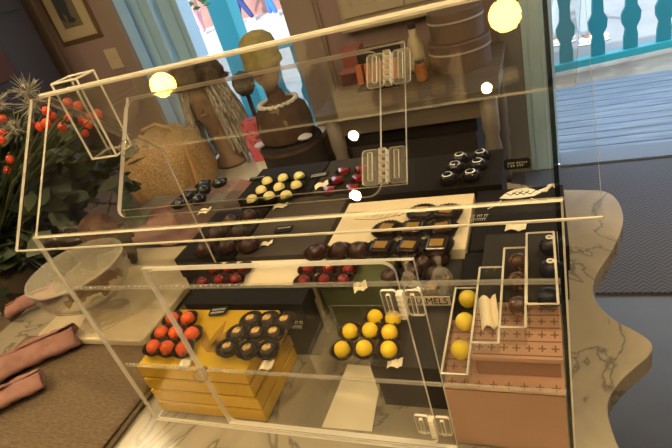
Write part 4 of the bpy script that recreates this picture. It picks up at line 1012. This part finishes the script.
def loose_ball(pt, z, r, m, label, group, name, flat=1):
    p = onz(pt[0], pt[1], z+r)
    b = MB(); b.ball((0, 0, r*flat), (r, r, r*flat), 28, 18)
    o = b.obj(name, m, None, local=True, smooth=True); o.location = (p.x, p.y, z+.0003); return tag(o, label, 'chocolate', group)
for pt, w_ in (((461, 350), 'in the tray end by the front panel'), ((465, 322), 'in the middle of its tray'), ((468, 299), 'at the far end of its tray')):
    loose_ball(pt, .1026, .0115, YELL2, 'glazed yellow ball ' + w_, 'glazed yellow balls', 'yellow_ball')
for pt, w_ in (((519, 306), 'close to the tray front'), ((518, 281), 'in the middle of its tray'), ((518, 262), 'at the far end of its tray')):
    loose_ball(pt, .1326, .0115, AMBER, 'amber speckled chocolate ball ' + w_, 'amber speckled balls', 'amber_ball')
for pt, w_ in (((549, 298), 'close to the tray front'), ((551, 270), 'in the middle of its tray'), ((550, 246), 'at the far end of its tray')):
    o = loose_ball(pt, .1326, .0132, NAVY, 'glossy navy chocolate dome ' + w_, 'navy domes', 'navy_dome')
    if pt[1] < 290:
        b = MB(); b.lathe([(.0045, 0), (.0045, .0006)], (0, 0, .0262), 20); bd = b.obj('white_badge', WHITE, o, local=True)
        b = MB(); b.rng(-.002, .002, -.0008, .0008, .0268, .0271); b.obj('badge_mark', BLACKB, bd, local=True)
# folded paper in tray 2
def folded(p, w_, d_, rz, label, h=.004, m=PAPER, name='folded_paper'):
    b = MB(); n = 6; V = []
    for i in range(n+1):
        u = i/n; V.append([b.b.verts.new((-w_/2+w_*u, -d_/2+d_*v, h*abs(math.sin(u*PI*1.5)))) for v in (0, 1)])
    for i in range(n): b.face((V[i][0], V[i+1][0], V[i+1][1], V[i][1]))
    o = b.obj(name, m, None, local=True); o.location = p; o.rotation_euler = (0, 0, rz); solid(o, .0006); return tag(o, label, 'paper')
folded((-.072, .447, .1335), .02, .05, .15, 'cream paper strip standing in the second clear tray', .008)
def card(pt, z, w_, d_, rz, label, lines=1, m=BLACKB, off=(0, 0)):
    p = onz(pt[0], pt[1], z)
    t = thing('name_card', (p.x+off[0], p.y+off[1], z), label, 'sign', rz=rz)
    b = MB(); b.prism(rrect(-w_/2, w_/2, -d_/2, d_/2, .003, 3), .0008, .003); b.obj('card_plate', m, t, local=True)
    marks_b = MB(); rr = random.Random(int(pt[0]))
    for l in range(lines):
        x = -w_*.36
        while x < w_*.36:
            ww = rr.uniform(.0012, .0024); y = d_*.12-l*d_*.36
            marks_b.rng(x, x+ww*.45, y-.0018, y+.0018, .003, .0034); marks_b.rng(x, x+ww, y+.0008, y+.0018, .003, .0034); x += ww+.0009
    marks_b.obj('printed_lettering', WHITE, t, local=True)
    return t
card((219, 312), .1025, .03, .018, .15, 'small black name card lying on the topmost gold box', 2)
card((284, 230), .1002, .034, .022, .1, 'small black name card on the wide grey brown box')
card((258, 179), .106, .04, .016, .15, 'small black name card at the bouquet side of the green bonbons')
card((319, 176), .106, .045, .02, .15, 'black name card between green bonbons and crimson hearts', 2)
# upright name card on clear strip, far end of the case
p = ony(520, 155, .8)
t = thing('card_stand', (p.x, .8, .1003), 'upright black name card on a clear stem before the doorway', 'sign')
b = MB(); b.prism(rrect(p.x-.024, p.x+.016, p.z-.009, p.z+.009, .004, 3), -.001, .001, M=Matrix.Translation((0, .77, 0)) @ Matrix.Rotation(PI/2, 4, 'X')); pl = b.obj('card_plate', BLACKB, t)
marks(p.x-.018, p.z+.0005, .028, 2, pl, 0, Matrix.Translation((0, .7685, 0)) @ Matrix.Rotation(PI/2, 4, 'X'), h=.0032)
b = MB(); b.rng(p.x-.0015, p.x+.0015, .7705, .7725, .101, p.z-.009); b.rng(p.x-.01, p.x+.01, .764, .784, .1005, .1025); b.obj('stem', ACR, t)
# folded cream price papers
fp = [((205, 212), .1, .03, .02, .3, 'folded cream price paper before the teal sheen bonbons', (0, 0)), ((281, 207), .1, .032, .016, .2, 'folded cream price paper before the green bonbons', (0, 0)),
      ((263, 250), .1, .026, .012, .3, 'small cream price paper beside the big brown truffles', (0, .015)), ((516, 228), .1, .03, .02, -.1, 'crumpled cream price paper on the printed cacao box', (0, 0)),
      ((186, 365), .101, .02, .014, .3, 'small cream price tag before the orange speckled bonbons', (0, 0)), ((270, 367), .101, .02, .014, .1, 'small cream price tag before the gold dusted truffles', (-.004, 0)),
      ((396, 362), .0785, .02, .014, .1, 'small cream price tag before the yellow bonbons', (0, -.004)), ((322, 186), .106, .03, .02, .5, 'crumpled cream tissue beside the crimson hearts', (0, 0)),
      ((367, 288), .1, .02, .02, .4, 'cream tissue scrap beside the crimson flecked bonbons', (-.01, 0))]
for pt, z, w_, d_, rz, lb, off in fp:
    q = onz(pt[0], pt[1], z); folded((q.x+off[0], q.y+off[1], z+.0012), w_, d_, rz, lb)
b = MB(); P4 = [onz(348, 365, 0), onz(383, 368, 0), onz(372, 432, 0), onz(322, 428, 0)]
b.prism([(p.x, p.y) for p in reversed(P4)], .0004, .0016); tag(b.obj('blank_sheet', PAPER), 'blank cream paper sheet lying on the marble before the yellow bonbons', 'paper')

# clear riser under the yellow bonbons
t = thing('clear_riser', (-.27, .47, 0), 'low clear acrylic riser carrying the bright yellow bonbons', 'riser')
b = MB(); b.prism(rrect(-.312, -.18, .418, .52, .004, 3), .079, .0812, side=1); b.obj('riser_top', [ACR, EDGE2], t)
for x in (-.308, -.226):
    b = MB(); b.prism([(x, .422), (x+.0022, .422), (x+.0022, .516), (x, .516)], .0012, .0788, side=1); b.obj('riser_leg', [ACR, EDGE2], t)
# caramel bags
def bag(c, w_, d_, h, label, header=None, tip=True, name='caramel_bag'):
    t = thing(name, (c[0], c[1], c[2]), label, 'bag', 'clear caramel bags')
    FILM = bpy.data.materials.get('bag_film') or acrylic('bag_film', (.95, .93, .88), 1.6, .1, haze=.14)
    b = MB(); n = 20
    prof_ = [(.9, 0), (1, .25), (.95, .6), (.7, .82), (.25, .95), (.12, 1.0)]+([(.2, 1.12), (.3, 1.3)] if tip else [])
    rings = []
    rr = random.Random(int(c[0]*-1e4))
    for s, z in prof_:
        ring = []
        for i in range(n):
            a = 2*PI*i/n; ca, sa = math.cos(a), math.sin(a)
            x = abs(ca)**.5*math.copysign(1, ca)*w_/2*s; y = abs(sa)**.5*math.copysign(1, sa)*d_/2*s; k = 1+rr.uniform(-.07, .07)
            ring.append(b.b.verts.new((c[0]+x*k, c[1]+y*k, c[2]+.0008+z*h)))
        rings.append(ring)
    for a_, b_ in zip(rings, rings[1:]):
        for i in range(n): b.face((a_[i], a_[(i+1) % n], b_[(i+1) % n], b_[i]))
    b.face(list(reversed(rings[0])))
    b.obj('film', FILM, t)
    for i in range(4):
        b = MB(); b.box((c[0]+(i % 2-.5)*w_*.4, c[1], c[2]+.012+(i//2)*.014), (w_*.3, d_*.6, .011)); b.obj('caramel', AMBER if i % 2 else CHOC, t, bevel=.0015)
    if header:
        b = MB(); b.box((c[0], c[1]-d_*.56, c[2]+h*.42), (w_*1.1, .0012, h*.42)); hd_ = b.obj('header_label', mat('cream_label', (.62, .53, .38), .6), t)
        cu = bpy.data.curves.new('txt', 'FONT'); cu.body = header; cu.size = .0165; cu.align_x = 'CENTER'; cu.align_y = 'CENTER'; cu.extrude = .0002
        to = bpy.data.objects.new('txt', cu); COL.objects.link(to); bpy.context.view_layer.update()
        me = bpy.data.meshes.new_from_object(to.evaluated_get(bpy.context.evaluated_depsgraph_get())); bpy.data.objects.remove(to)
        o = bpy.data.objects.new('lettering', me); COL.objects.link(o); me.materials.clear(); me.materials.append(BLACKB)
        o.parent = hd_
        o.matrix_local = Matrix.Translation(Vector((c[0], c[1]-d_*.56-.0009, c[2]+h*.42))-wloc(hd_)) @ Matrix.Rotation(PI/2, 4, 'X') @ Matrix.Diagonal((.82, 1, 1, 1))
    return t
bag((-.166, .528, .0785), .066, .024, .036, 'wide clear bag with printed caramels label', 'CARAMELS', tip=False)
bag((-.202, .566, .0905) if False else (-.19, .545, .0785), .022, .016, .044, 'small clear bag with pointed cream top at the hinge side', None)
bag((-.143, .545, .0785), .03, .016, .05, 'clear bag with tall twisted tip beside the rose gold boxes', None)

# ------------------------------------------------------------------ light
sun = bpy.data.lights.new('sun', 'SUN'); so = bpy.data.objects.new('sun', sun); COL.objects.link(so)
sun.energy = 3.2; sun.angle = .02; sun.color = (1, .95, .85); so.rotation_euler = (math.radians(42), 0, math.radians(-12))
wd = bpy.data.worlds.new('world'); S.world = wd; wd.use_nodes = True
bg = wd.node_tree.nodes['Background']; bg.inputs[0].default_value = (.72, .86, 1, 1); bg.inputs[1].default_value = 1.6
S.view_settings.view_transform = 'Standard'; S.view_settings.look = 'None'; S.view_settings.gamma = 1; S.view_settings.use_curve_mapping = False
S.view_settings.exposure = .72
S.cycles.transparent_max_bounces = 48
S.cycles.max_bounces = 10
S.cycles.sample_clamp_indirect = 6
